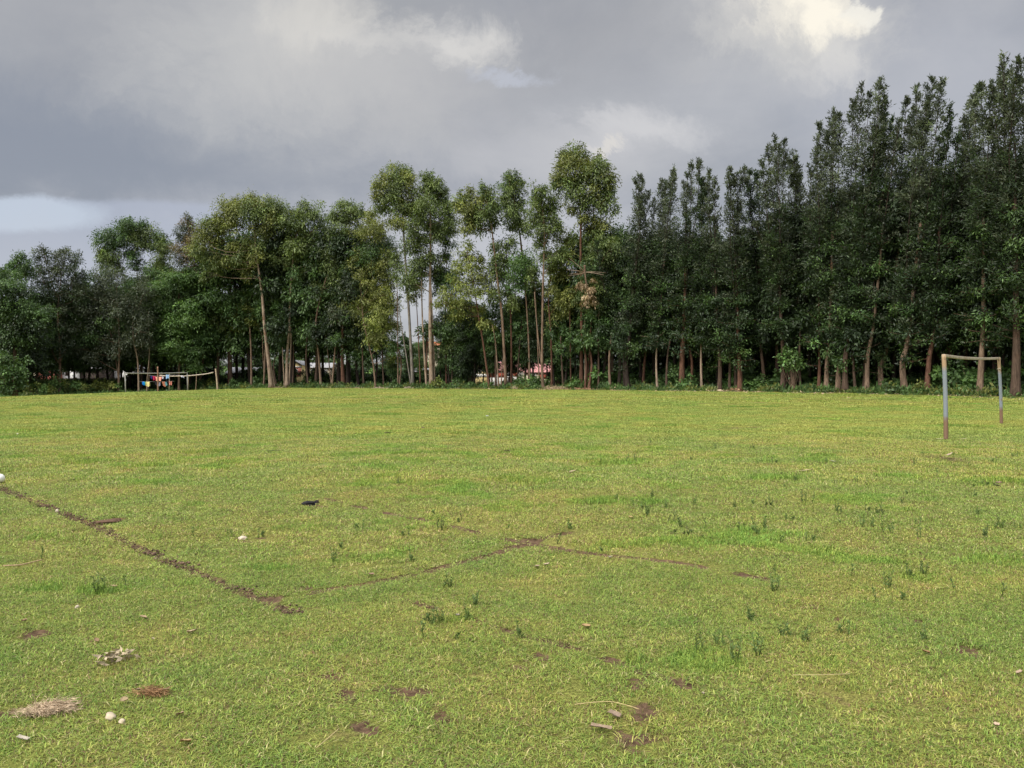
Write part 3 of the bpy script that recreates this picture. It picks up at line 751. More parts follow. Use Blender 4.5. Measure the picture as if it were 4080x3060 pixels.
make_tree('olive green eucalyptus with a loose ragged crown beside the tall pair', 1368, ed(1368, 2), Z2((1160, 1300), (1180, 1000), (1290, 700)),
          Z2((1380, 360, 45, 45), (1400, 420, 50, 50), (1310, 470, 70, 50), (1390, 500, 60, 55), (1280, 530, 60, 50), (1440, 560, 50, 50), (1330, 600, 70, 55), (1420, 650, 60, 60), (1280, 680, 60, 60), (1380, 730, 65, 55), (1300, 790, 70, 55), (1230, 860, 60, 60), (1330, 900, 60, 60), (1200, 960, 70, 60), (1260, 1040, 60, 50), (1130, 1050, 60, 60)),
          'olive', 'red', .36, 15, 210, .38, .15, .6, extra_stems=[Z2((1178, 1560), (1165, 1400), (1160, 1250))], pal2='grev')
make_tree('slender young eucalyptus with a bent pale stem and yellowish leaves', 1497, ed(1497, -.6), Z2((1375, 1400), (1345, 1270), (1310, 1100), (1290, 950)),
          Z2((1290, 780, 45, 40), (1350, 830, 50, 50), (1430, 910, 45, 50), (1480, 900, 40, 50), (1410, 990, 50, 50), (1330, 960, 45, 50), (1450, 1060, 60, 50), (1390, 1100, 60, 50), (1470, 1160, 55, 45), (1400, 1200, 60, 45), (1340, 1220, 45, 40), (1440, 1260, 60, 35), (1500, 1330, 40, 30), (1260, 1000, 45, 50)),
          'yellow', 'tan', .15, 16, 190, .36, .14, .6, pal2='olive', ks=.88)
# --- centre eucalypts
make_tree('tall eucalyptus with a spreading domed crown, left of the tall narrow pair', 1646, ed(1646, .5), Z3((270, 1100), (242, 700), (226, 420), (205, 320)),
          Z3((200, 270, 60, 45), (170, 310, 60, 45), (240, 310, 60, 50), (130, 360, 55, 50), (200, 370, 80, 55), (285, 350, 45, 55), (100, 420, 45, 50), (160, 440, 60, 50), (270, 430, 60, 60), (110, 480, 40, 38), (220, 500, 60, 50), (290, 500, 45, 50), (190, 560, 40, 45), (240, 590, 40, 40)),
          'olive', 'grey', .25, 17, 230, .38, .14, .6, extra_stems=[Z3((282, 1565), (240, 1300), (205, 1080))], pal2='euc')
make_tree('tall eucalyptus with twin pale trunks and a narrow dense crown', 1720, ed(1720, .5), Z3((400, 1250), (396, 1000), (402, 600), (390, 400)),
          Z3((380, 300, 38, 38), (400, 340, 50, 45), (440, 340, 45, 45), (360, 390, 45, 50), (420, 410, 65, 55), (470, 400, 35, 45), (330, 470, 45, 50), (400, 490, 75, 55), (500, 470, 40, 50), (510, 540, 45, 60), (330, 560, 55, 60), (420, 570, 70, 50), (530, 600, 40, 45), (470, 620, 60, 40), (300, 640, 40, 50), (360, 680, 60, 45), (440, 660, 50, 45),
             (330, 800, 50, 50), (400, 790, 60, 50), (340, 870, 60, 55), (430, 840, 45, 50), (290, 700, 45, 55), (270, 930, 40, 50)),
          'euc', 'pale', .36, 18, 250, .38, .15, .6, extra_stems=[Z3((425, 1560), (412, 1200), (400, 900)), Z3((375, 1570), (352, 1200), (345, 900))])
make_tree('eucalyptus with a cluster of rounded bright green heads in the middle of the row', 2017, ed(2017, 0), Z3((830, 1150), (805, 950), (782, 740), (757, 540), (730, 430)),
          Z3((735, 390, 38, 32), (700, 420, 45, 42), (760, 420, 42, 45), (630, 410, 45, 40), (590, 450, 40, 45), (620, 480, 50, 45), (690, 470, 60, 45), (780, 470, 40, 45), (660, 530, 60, 50), (730, 530, 65, 45), (620, 580, 40, 45), (690, 590, 60, 48), (560, 480, 22, 35), (770, 560, 40, 45)),
          'euc', 'tan', .22, 19, 270, .38, .15, .6, extra_stems=[Z3((812, 1585), (790, 1300), (770, 1200)), Z3((825, 1580), (830, 1450), (840, 1380))], pal2='olive')
make_tree('tall thin eucalyptus with a dark columnar crown and straight reddish trunk', 2112, ed(2112, 4), Z3((975, 1050), (945, 720), (920, 550), (890, 400)),
          Z3((885, 295, 38, 32), (870, 335, 48, 40), (920, 340, 38, 40), (860, 390, 42, 42), (910, 400, 45, 45), (880, 450, 60, 42), (845, 440, 30, 36), (930, 470, 35, 45), (890, 520, 55, 48), (940, 560, 35, 45), (890, 580, 40, 40), (960, 610, 40, 40)),
          'euc', 'red', .22, 20, 270, .36, .14, .6, pal2='bush')
make_tree('eucalyptus with a knobbly oval crown left of the tallest crown', 2166, ed(2166, 0), Z3((1070, 1450), (1075, 1000), (1085, 650), (1070, 480)),
          Z3((1060, 380, 42, 36), (1040, 430, 42, 45), (1090, 430, 40, 45), (1140, 440, 35, 42), (1010, 490, 32, 40), (1070, 490, 65, 48), (1140, 500, 40, 50), (1080, 560, 75, 50), (1020, 560, 45, 45), (1150, 570, 40, 45), (1100, 630, 60, 45), (1060, 680, 40, 45), (1130, 790, 50, 50), (1180, 770, 50, 40)),
          'euc', 'tan', .24, 21, 250, .36, .14, .6, extra_stems=[Z3((1085, 1590), (1040, 1200), (1025, 1000))])
make_tree('tallest eucalyptus of the middle, with a great rounded double crown', 2315, ed(2315, 3), Z3((1308, 1200), (1302, 800), (1300, 480), (1265, 300)),
          Z3((1260, 150, 60, 40), (1220, 190, 50, 45), (1300, 180, 55, 45), (1190, 250, 42, 55), (1250, 250, 65, 50), (1180, 310, 40, 45), (1230, 330, 60, 45), (1160, 340, 28, 32), (1290, 320, 50, 50), (1270, 390, 60, 50), (1310, 460, 55, 50), (1260, 480, 35, 40),
             (1380, 210, 50, 42), (1350, 260, 50, 50), (1420, 250, 50, 45), (1390, 310, 65, 48), (1460, 310, 45, 50), (1440, 380, 60, 45), (1380, 390, 50, 45), (1400, 450, 55, 45), (1480, 400, 35, 45), (1440, 490, 50, 45), (1350, 540, 45, 40), (1420, 590, 55, 45), (1310, 560, 35, 35)),
          'euc', 'red', .28, 22, 260, .38, .15, .6, extra_stems=[Z3((1345, 1570), (1370, 1100), (1380, 600), (1380, 300))], pal2='olive')
make_tree('shorter yellow green leafy tree in front of the sky gap in the middle', 1951, ed(1951, -.3), Z3((720, 1330), (690, 1150), (650, 900), (620, 760)),
          Z3((625, 730, 38, 36), (600, 770, 48, 42), (660, 780, 42, 40), (690, 820, 40, 45), (560, 830, 38, 45), (620, 850, 60, 45), (740, 890, 52, 45), (680, 920, 55, 45), (570, 940, 50, 45), (630, 1000, 60, 42), (480, 1010, 48, 40), (530, 1050, 60, 42), (450, 1060, 35, 30), (600, 1080, 55, 40), (720, 1000, 50, 40), (680, 1100, 50, 45), (550, 1120, 50, 35), (750, 1180, 40, 40), (770, 950, 35, 40)),
          'yellow', 'red', .17, 23, 230, .36, .14, .6, pal2='olive', ks=.9)
# leafy fills between the centre trunks
for i, (b, path, cl, pal, lab) in enumerate([
        (2037, Z3((885, 1250), (870, 900), (850, 720)), Z3((810, 730, 50, 45), (860, 700, 45, 40), (830, 790, 50, 45), (790, 800, 40, 40), (850, 990, 50, 45), (800, 860, 40, 45), (770, 1010, 45, 45), (890, 1050, 45, 45)), 'euc', 'slim reddish stem with small green tufts high between two bare trunks'),
        (2112, Z3((990, 1300), (970, 1000), (945, 850)), Z3((940, 790, 55, 45), (980, 830, 50, 45), (910, 840, 50, 45), (950, 880, 65, 45), (1000, 890, 45, 50), (900, 930, 45, 50), (970, 950, 45, 40)), 'bright', 'mid height green bushy tree just below the dark columnar crown'),
        (2199, Z3((1125, 1300), (1110, 1000), (1150, 800)), Z3((1160, 780, 60, 42), (1100, 800, 40, 40), (1210, 800, 50, 45), (1190, 660, 45, 42), (1240, 700, 40, 45), (1140, 860, 50, 50), (1200, 880, 55, 50), (1150, 1120, 45, 60), (1190, 1050, 50, 50), (1120, 980, 40, 45)), 'olive', 'yellowish green tree left of the hanging dead branch'),
        (2385, Z3((1410, 1250), (1420, 900)), Z3((1440, 690, 65, 42), (1400, 720, 50, 45), (1490, 730, 50, 45), (1450, 780, 75, 45), (1400, 820, 50, 45), (1500, 830, 50, 50), (1440, 880, 65, 45), (1400, 980, 55, 50), (1470, 970, 55, 55), (1430, 1070, 60, 50), (1350, 1060, 45, 45)), 'euc', 'tree with a light green leafy dome right of the hanging dead branch'),
        (1778, Z3((495, 1300), (490, 1000), (500, 800)), Z3((500, 690, 45, 45), (490, 770, 45, 50), (520, 900, 40, 50), (450, 950, 45, 50), (480, 900, 40, 45)), 'bush', 'thin dark stemmed tree right of the twin pale trunks')]):
    make_tree(lab, b, ed(b, 1.5 + i * .6), path, cl, pal, 'red' if i % 2 == 0 else 'tan', .17, 40 + i, 230, .36, .14, .6)
for i, (b, path, cl, pal, lab) in enumerate([
        (1530, Z3((110, 1350), (100, 1000), (90, 750)), Z3((60, 640, 70, 60), (120, 700, 70, 60), (60, 760, 75, 60), (140, 820, 65, 60), (70, 880, 75, 60), (150, 940, 55, 60), (60, 1000, 75, 60), (120, 1080, 75, 60), (60, 1150, 70, 60), (150, 1180, 55, 50), (90, 1260, 80, 55)), 'olive', 'olive brown bushy tree left of the domed eucalyptus trunk'),
        (1800, Z3((530, 1350), (500, 1100), (480, 950)), Z3((480, 900, 50, 50), (520, 960, 50, 50), (460, 1180, 50, 40), (530, 1130, 55, 45), (500, 1220, 55, 45), (590, 1220, 60, 50), (640, 1280, 70, 55)), 'dark', 'dark leafy tree right of the twin pale trunks'),
        (1880, Z3((650, 1420), (640, 1300)), Z3((600, 1320, 60, 50), (680, 1300, 65, 55), (740, 1340, 50, 50), (620, 1400, 65, 50), (700, 1400, 60, 50), (580, 1450, 45, 40), (650, 1460, 60, 35)), 'dark', 'dark drooping tree left above the yellow gabled house'),
        (2040, Z3((890, 1350), (880, 1150)), Z3((820, 900, 45, 50), (870, 1050, 50, 50), (800, 1090, 50, 45), (900, 1120, 55, 45), (850, 1180, 60, 50), (930, 1200, 50, 50), (790, 1230, 50, 45), (880, 1270, 60, 45), (820, 1310, 50, 40), (920, 1330, 50, 40)), 'bush', 'dark green tree filling the space above the pink roof'),
        (2180, Z3((1100, 1350), (1100, 1150)), Z3((1040, 1020, 45, 50), (1000, 1100, 50, 45), (1060, 1160, 55, 50), (1150, 1180, 60, 50), (1000, 1230, 50, 45), (1090, 1260, 60, 45), (1180, 1280, 55, 45), (1120, 1330, 60, 40), (1040, 1330, 45, 35)), 'bush', 'dark green tree behind the bare trunks above the bright green bush'),
        (2290, Z3((1270, 1400), (1260, 1100)), Z3((1240, 760, 45, 45), (1200, 940, 50, 50), (1260, 980, 55, 50), (1220, 1080, 60, 50), (1290, 1130, 60, 50), (1240, 1190, 60, 50), (1300, 1260, 60, 50), (1230, 1310, 60, 50), (1370, 1220, 60, 55), (1440, 1180, 60, 55), (1390, 1320, 60, 45)), 'dark', 'dark tree behind the hanging dead branch')]):
    make_tree(lab, b, ed(b, 3.0 + i * .7), path, cl, pal, 'brown', .15, 80 + i, 230, .36, .14, .6, pal2='bush')
# thin bare-looking stems with a small top, seen against the gaps
for i, (b, top, tx, lab) in enumerate([
        (1496 + 90, 1010, 1580, 'thin grey stem leaning slightly, left of the domed eucalyptus trunk'), (1676, 1090, 1655, 'thin upright reddish stem between the domed and the narrow eucalyptus'),
        (1988, 1290, 1965, 'pale forked sapling in front of the yellow gabled house'), (2150, 1080, 2130, 'thin pale stem hugging the trunk before the pink roof'),
        (2275, 1150, 2270, 'slim dark stem right of the bright green bush'), (2331, 1180, 2330, 'thin reddish stem close beside the tallest middle eucalyptus')]):
    make_tree(lab, b, ed(b, .6 + .5 * i), [(b * .5 + tx * .5, (1540 + top) / 2), (tx, top + 40)],
              [(tx - 14, top + 30, 24, 26), (tx + 16, top + 50, 24, 24), (tx, top, 20, 24), (tx - 8, top + 90, 22, 22)], ('euc', 'olive', 'bush')[i % 3], ('tan', 'red', 'pale')[i % 3], .11, 60 + i, 210, .36, .13, .6)
# hanging broken dead branch
def dead_branch():
    d = ed(2330, -.4); o = at(2330, 1060, d); rng = np.random.default_rng(5)
    root = empty('dead_branch', o); sb, lb = MB(), MB()
    trunk_tube(sb, [at(2329, 1057, d) - o, at(2331, 1090, d) - o, at(2335, 1125, d) - o, at(2345, 1180, d) - o], .13, .05, BARKS['tan'], 6, 1.0)
    for px, py in ((2268, 1032), (2258, 1072), (2272, 1090), (2262, 1100), (2415, 1088), (2405, 1098), (2300, 1110)):
        limb(sb, at(2332, 1085, d) - o, at(px, py, d) - o + [0, rng.normal(0, .4), 0], .05, .015, BARKS['pale'], rng, 5, -.1)
    for px, py, rx, ry in ((2322, 1120, 20, 22), (2330, 1140, 18, 16), (2355, 1130, 14, 26), (2350, 1170, 22, 26), (2335, 1185, 24, 16), (2360, 1180, 10, 20)):
        c = at(px, py, d) - o
        clump(lb, c, (rx * d / F, .4, ry * d / F), 420, .34, .13, 'dead', rng, 1.3)
    sb.build('limb', M_BARK, root, smooth=True); lb.build('dried_leaves', M_LEAF, root)
    tag(root, 'broken dead branch with hanging tan dried leaves caught in the trees', 'branch')
dead_branch()

# --- right side: dark upright silky oaks
RIGHT = [  # foot px, distance offset, spikes, crown base py, bark, radius, pal, label
    (2465, 4, Z4((300, 640), (250, 690)), 1330, 'dark', .24, 'dark', 'dark trunk with dense gloom behind it, right of the light green dome'),
    (2503, 1, Z4((495, 305), (530, 288), (470, 330), (560, 380)), 1330, 'dark', .33, 'grev', 'thin topped open tree, first of the dark upright row right of the tallest eucalyptus'),
    (2560, 3, Z4((615, 335), (640, 370), (590, 420)), 1330, 'red', .18, 'grev', 'upright dark tree with one short spire and slim reddish trunk'),
    (2620, 1.5, Z4((690, 270), (715, 250), (660, 330)), 1340, 'pale', .13, 'grev', 'dark upright tree with twin spires above two slim pale trunks'),
    (2717, 1, Z4((780, 275), (810, 213), (830, 230), (770, 330)), 1345, 'red', .34, 'grev', 'dark upright tree with feathery tall spire over a stout reddish trunk and leaning side stem'),
    (2796, 1.5, Z4((845, 310), (870, 330)), 1340, 'pale', .15, 'dark', 'slim pale leaning trunk under a dark narrow crown'),
    (2866, .6, Z4((905, 268), (890, 310), (930, 320)), 1330, 'brown', .25, 'grev', 'dark tree with a single pointed crown over a straight brown trunk'),
    (2948, .4, Z4((1015, 263), (990, 310), (1045, 290), (1085, 275)), 1335, 'red', .28, 'grev', 'dark tree over a reddish trunk that curves near its foot'),
    (3050, 3, Z4((1150, 250), (1180, 270), (1120, 300)), 1330, 'brown', .2, 'dark', 'dark tree between the curved reddish trunk and the taller spired one'),
    (3118, .6, Z4((1235, 122), (1260, 150), (1305, 48), (1320, 90), (1200, 220)), 1310, 'brown', .27, 'grev', 'tall dark tree whose thin spire rises highest left of the big right hand group'),
    (3180, 3.5, Z4((1380, 172), (1365, 210), (1400, 190), (1430, 290)), 1320, 'brown', .2, 'grev', 'dark tree with a forked feathery top right of the thin high spire'),
    (3262, 1.2, Z5((215, 645), (235, 700), (295, 462), (310, 530)), 1320, 'red', .18, 'grev', 'open crowned tree with one pale spire left of the tallest right hand pair'),
    (3292, .5, Z5((385, 378), (430, 390), (350, 450)), 1315, 'tan', .25, 'grev', 'tall grey green tree with sloping left shoulder over a pale leaning trunk'),
    (3337, .4, Z5((540, 228), (600, 238), (500, 320), (640, 330), (570, 300)), 1325, 'tan', .22, 'grev', 'very tall thin foliaged tree with two rounded tips against the sky'),
    (3368, .2, Z5((655, 440), (690, 450), (620, 480)), 1320, 'brown', .28, 'dark', 'dark filled crown just right of the two rounded tips'),
    (3455, .7, Z5((730, 375), (720, 470), (770, 480)), 1320, 'tan', .22, 'grev', 'dark tree with a small pointed top between two taller crowns'),
    (3515, 2.5, Z5((850, 255), (875, 232), (820, 300), (900, 330)), 1310, 'tan', .28, 'grev', 'tall dark tree with a broad rounded tip, left half of a twin topped pair'),
    (3608, .4, Z5((950, 240), (985, 265), (930, 330)), 1320, 'tan', .30, 'grev', 'tall dark tree with a narrow tip, right half of a twin topped pair'),
    (3692, .6, Z5((1045, 380), (1100, 440), (1000, 560), (1075, 560)), 1320, 'red', .24, 'dark', 'dark tree with a sparse thin top left of the near goal'),
    (3778, 3.5, Z5((1170, 300), (1150, 420), (1200, 380), (1120, 600)), 1300, 'brown', .27, 'grev', 'dark tree with a full rounded shoulder behind the near goal post'),
    (3902, -.3, Z5((1270, 218), (1320, 220), (1240, 270), (1220, 300)), 1300, 'tan', .25, 'grev', 'tall dark tree whose pale trunk stands inside the near goal frame'),
    (4045, -.8, Z5((1385, 70), (1410, 120), (1450, 85), (1475, 110), (1350, 190)), 1280, 'brown', .34, 'grev', 'largest and nearest tree at the right edge, with thick limbs and the highest top'),
    (4180, 1.0, Z5((1560, 60), (1600, 120), (1520, 150)), 1290, 'brown', .3, 'grev', 'tall tree at the right edge whose outer branches lean into view'),
]
for i, (b, off, sp, cpy, bk, r, pal, lab) in enumerate(RIGHT):
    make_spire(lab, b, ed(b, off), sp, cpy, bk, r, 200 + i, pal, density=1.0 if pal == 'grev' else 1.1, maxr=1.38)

# --- back rows: prototypes copied
bark_rng = np.random.default_rng(77)
def back_proto(kind, seed):
    rng = np.random.default_rng(seed); root = empty('background_tree', (0, 0, -50)); tb, cb = MB(), MB()
    H = 15.0 if kind != 'thicket' else 4.0; col = BARKS['dark' if seed % 2 else 'brown']
    TP, TR = trunk_tube(tb, [(0, 0, -.3), (rng.normal(0, .2), 0, H * .3), (rng.normal(0, .4), 0, H * .65), (rng.normal(0, .5), 0, H * .93)], .2, .05, col, 7)
    if kind == 'thicket':
        for _ in range(20):
            c = np.array([rng.normal(0, 1.5), rng.normal(0, 1.0), rng.uniform(.2, 3.3)])
            clump(cb, c, (1.0, 1.0, .7), 330, .34, .17, ('bush', 'dark', 'bright', 'bush')[int(rng.integers(0, 4))], rng, .3)
    elif kind == 'spire':
        leaders = [(TP[int(len(TP) * rng.uniform(.35, .8))], np.array([rng.normal(0, 1.4), rng.normal(0, 1.2), H * rng.uniform(.85, 1.0)])) for _ in range(4)] + [(TP[-3], np.array([0, 0, H]))]
        spire_crown(tb, cb, leaders, 0, rng, 'grev', col, 1.6, .30, .10, 1.0, 'dark')
        for _ in range(12):
            z = rng.uniform(.22, .7) * H
            clump(cb, np.array([rng.normal(0, 1.2), rng.normal(0, 1.2), z]), (1.5, 1.5, 1.1), 330, .32, .12, 'dark', rng, .4)
    else:
        for _ in range(22):
            z = rng.uniform(.3, .97) * H; wdt = 2.3 * (1 - abs(z / H - .6))
            c = np.array([rng.normal(0, wdt * .6), rng.normal(0, wdt * .6), z])
            clump(cb, c, (1.4, 1.4, 1.0), 300, .34, .13, ('bush', 'bush', 'euc')[int(rng.integers(0, 3))] if kind == 'round' else 'dark', rng, .5)
            j = int(np.argmin(np.abs(TP[:, 2] - z + 1.2))); limb(tb, TP[j], c, .05, .02, col, rng)
    tb.build('trunk', M_BARK, root, smooth=True); cb.build('crown', M_LEAF, root)
    return root
BP = [back_proto('spire', 1), back_proto('spire', 2), back_proto('round', 3), back_proto('round', 4), back_proto('dark', 5), back_proto('thicket', 6), back_proto('thicket', 7)]
used = [False] * len(BP)
def place_back(k, px, d, top_py, label, group, wide=1.0, rz=None):
    f = foot(px, d); Ht = (CH - (top_py - HY) / F * d) - f[2]
    s = max(.25, Ht / (15.0 if k < 5 else 4.0)); sw = s * wide
    rz = random.uniform(0, 6.28) if rz is None else rz
    if not used[k]:
        used[k] = True; o = BP[k]; o.location = f; o.rotation_euler = (0, 0, rz); o.scale = (sw, sw, s)
    else: o = copy_tree(BP[k], f, rz, (sw, sw, s))
    tag(o, label, 'tree', group)
brg = random.Random(4)
SIL = [(0, 1190), (250, 1130), (420, 1100), (600, 1060), (800, 1060), (880, 920), (1100, 880), (1300, 890), (1450, 960), (1530, 1130), (1560, 1270), (1640, 1310), (1740, 1300), (1800, 1200), (1900, 1170), (1990, 1230),
       (2100, 1130), (2200, 1140), (2300, 1000), (2420, 850), (2600, 830), (2800, 800), (3000, 780), (3200, 690), (3400, 590), (3600, 540), (3800, 500), (4100, 400), (4400, 400)]
def sil(px): return float(np.interp(px, [a for a, b in SIL], [b for a, b in SIL]))
px = -60
while px < 4300:
    right = px > 2440
    for row, (o0, o1) in enumerate(((4, 9), (10, 17), (18, 28)) if right else ((3, 8), (8, 13))):
        if not right and row == 1 and 1500 < px < 1800: continue
        p = px + brg.uniform(-22, 22)
        t = sil(p) + brg.uniform(0, 90) + row * 45 + ((80 if p < 3150 else 150) if right else 0) + (90 if 3380 < p < 3520 or 3800 < p < 3880 else 0)
        k = brg.choice([0, 1, 4, 4]) if right else brg.choice([2, 3, 3, 2, 4])
        if 1500 < p < 1800: k = 2
        place_back(k, p, ed(p) + brg.uniform(o0, o1), min(t, 1400), 'dark tree in the shaded rows behind the right hand trunks' if right else 'dark tree in the shaded rows behind the left and middle trunks',
                   'trees in the shaded back rows on the right' if right else 'trees in the shaded back rows on the left and in the middle', .95 if right else 1.0)
    px += 62 if right else 58
for i in range(64):
    p = -200 + i * 70 + brg.uniform(-25, 25); d = brg.uniform(150, 215)
    place_back(brg.choice([2, 3, 4]), p, d, brg.uniform(1335, 1410), 'distant low tree seen through gaps below the tree line', 'distant trees beyond the tree line', 1.9)
px = -150
while px < 4400:
    o = brg.uniform(8, 24) if px > 2440 else brg.uniform(7, 13); d = ed(px, o)
    if any(a < px < b for a, b in ((1870, 2210), (1130, 1225), (110, 520))): px += 40; continue
    place_back(brg.choice([5, 6]), px, d, (1440 if px > 2400 else 1470 if not 1880 < px < 2200 else 1500) + brg.uniform(-30, 26), 'tall shady thicket between the back trunks on the right' if px > 2440 else 'tall shady thicket between the back trunks on the left and in the middle',
               'thickets filling the back rows on the right' if px > 2440 else 'thickets filling the back rows on the left and in the middle', 1.0)
    px += 44 if px > 2440 else 58
for i in range(50):
    p = -250 + i * 92 + brg.uniform(-30, 30)
    place_back(brg.choice([5, 6]), p, brg.uniform(152, 168), brg.uniform(1425, 1465) if not 100 < p < 240 else 1475, 'broad leafy thicket far behind the trunks', 'far thickets beyond the tree line', 1.5)
# bare dark trunks of the inner rows, visible below the crowns
def inner_trunk(px, d, top_py, r, bk, label, group):
    rng = np.random.default_rng(int(px) + 3); f = foot(px, d); root = empty('inner_tree', f); tb, cb = MB(), MB()
    tp = at(px + rng.normal(0, 14), top_py, d) - f
    mid = at(px + rng.normal(0, 8), (1540 + top_py) / 2, d) - f
    trunk_tube(tb, [np.array([0, 0, -.1]), mid, tp], r, r * .5, BARKS[bk], 7)
    for _ in range(4): clump(cb, tp + rng.normal(size=3) * [.9, .7, .5], (1.0, 1.0, .7), 190, .38, .15, 'dark' if px > 2400 else 'bush', rng, .5)
    tb.build('trunk', M_BARK, root, smooth=True); cb.build('crown', M_LEAF, root); tag(root, label, 'tree', group)
for px, o, bk in [(912, 4, 'red'), (1002, 2, 'tan'), (1050, .6, 'tan'), (1105, 2, 'brown'), (1230, 1.5, 'brown'), (1322, .8, 'tan'), (1450, 2, 'brown'),
                  (1588, 1.5, 'tan'), (1698, 2.5, 'red'), (1705, 3, 'dark'), (1976, 2.5, 'brown'), (2060, 2.5, 'brown'), (2245, 2.5, 'brown'), (2330, 1.8, 'red'), (2344, 1.2, 'red')]:
    inner_trunk(px, ed(px, o), 1230 + (px % 7) * 22, .13 + .05 * ((px * 7) % 5) / 5, bk, 'slim bare trunk in the shade among the left and middle trees', 'slim shaded trunks on the left and in the middle')
for px, o, bk in [(2385, 2, 'brown'), (2432, 2, 'tan'), (2488, 1.5, 'dark'), (2655, 1.5, 'brown'), (2752, 2, 'red'), (2906, 1.4, 'brown'), (2932, 2, 'brown'),
                  (3132, 1.8, 'brown'), (3190, 1, 'brown'), (3408, 1, 'brown'), (3442, 1.4, 'brown'), (3780, 5, 'red'), (3998, 5, 'dark')]:
    inner_trunk(px, ed(px, o), 1290 + (px % 5) * 18, .13 + .06 * ((px * 7) % 5) / 5, bk, 'slim bare trunk in the shade among the right hand trees', 'slim shaded trunks on the right')

# ================================================================== SHRUBS AND UNDERGROWTH
def shrub(label, px, d, cl, pal='bush', seed=0, L=.24, Wd=.17, dens=420, group=None, name='shrub', pal2=None):
    rng = np.random.default_rng(seed + 5000); f = foot(px, d); root = empty(name, f); sb, cb = MB(), MB()
    for (x, y, rx, ry) in cl:
        c = at(x, y, d) - f; c[1] += rng.normal(0, .3)
        r3 = (rx * d / F, (rx + ry) * .5 * d / F, ry * d / F)
        subs = clump(cb, c, r3, dens, L, Wd, pal2 if pal2 and rng.random() < .4 else pal, rng, .2)
        for s_ in subs[:5]: limb(sb, np.array([rng.normal(0, .06), rng.normal(0, .06), -.05]), s_, .022, .008, BARKS['tan'], rng, 4, -.05)
    sb.build('stem', M_BARK, root); cb.build('foliage', M_LEAF, root); tag(root, label, 'shrub', group); return root
shrub('yellow green rounded bush at the foot of the twin pale trunks', 1738, ed(1738, -.6), Z3((430, 1550, 32, 26), (455, 1560, 26, 22), (410, 1565, 22, 18), (445, 1535, 22, 16)), 'yellow', 1, .26, .15, pal2='euc')
shrub('wide low dark green bush left of the leaning reddish trunk', 1835, ed(1835, .2), Z3((540, 1560, 40, 18), (590, 1550, 50, 24), (640, 1565, 40, 18)), 'bush', 2)
shrub('bright green bush standing right of the pink roofed house', 2222, ed(2222, 7), Z3((1150, 1450, 50, 36), (1190, 1440, 40, 34), (1165, 1490, 60, 38), (1200, 1490, 40, 32)), 'bright', 3, .3, .2)
shrub('leafy bush in front of the pink roofed house wall', 2068, ed(2068, .4), Z4((-210, 1492, 26, 18), (-180, 1495, 26, 16), (-195, 1502, 32, 14)), 'bush', 4)
shrub('dark leafy bush hiding the right end of the pink roofed house', 2120, ed(2120, .8), Z3((960, 1525, 34, 26), (1000, 1530, 40, 28), (1040, 1530, 40, 30), (1010, 1560, 50, 18)), 'bush', 5)
shrub('bright leafy sapling on a thin stem left of the right hand pale trunks', 3160, ed(3160, .2), Z6((150, 600, 60, 55), (110, 660, 70, 60), (190, 660, 70, 60), (140, 720, 80, 50), (230, 710, 50, 40), (180, 750, 50, 30)), 'bright', 6, .26, .17)
shrub('small green leafy bush growing across two brown trunks', 3348, ed(3348, -.1), Z6((530, 680, 45, 40), (580, 670, 45, 40), (555, 720, 60, 40)), 'bright', 7, .26, .17)
shrub('broad leaved green bush behind the left post of the near goal', 3758, ed(3758, 1.2), Z6((1370, 800, 70, 70), (1430, 860, 90, 70), (1350, 900, 70, 60), (1440, 930, 90, 50)), 'bush', 8, .3, .24, pal2='bright')
shrub('large broad leaved bush filling the inside of the near goal', 3840, ed(3840, .6), Z6((1540, 800, 90, 70), (1610, 850, 80, 80), (1540, 900, 100, 70), (1620, 930, 80, 50), (1500, 960, 80, 35)), 'bush', 9, .3, .24, pal2='bright')
shrub('pale green bush behind the right post of the near goal', 3955, ed(3955, 1.5), Z6((1780, 830, 70, 60), (1830, 880, 70, 60), (1780, 930, 70, 45), (1900, 900, 60, 60)), 'bush', 10, .3, .22, pal2='bright')
shrub('low bush right of the pale trunk near the dark hollow', 3520, ed(3520, -.2), Z6((860, 925, 50, 26), (920, 920, 60, 34), (960, 940, 50, 26), (1000, 950, 40, 22)), 'bush', 11)
shrub('feathery yellowish bush between the two reddish trunks left of the near goal', 3640, ed(3640, -.1), Z6((1160, 900, 50, 60), (1200, 930, 60, 45), (1140, 940, 40, 35)), 'olive', 12, .22, .1)
shrub('dark bush with ragged top right of the slim pale leaning trunk', 2830, ed(2830, 5), [(2690, 1490, 36, 30), (2750, 1495, 36, 26), (2820, 1490, 40, 30), (2850, 1510, 36, 22)], 'bush', 13, pal2='bright')
shrub('leafy bush beside the curved reddish trunk on the right', 3000, ed(3000, 2), [(2990, 1520, 36, 26), (3030, 1515, 36, 30), (3060, 1530, 30, 20)], 'bush', 14, pal2='bright')
shrub('big dark hedge bush below the broad tree at the left end', 50, 84, Z1((40, 1330, 110, 60), (120, 1380, 90, 60), (40, 1430, 110, 70), (130, 1470, 80, 60), (30, 1530, 100, 60), (110, 1560, 80, 40)), 'bush', 15, .28, .18)
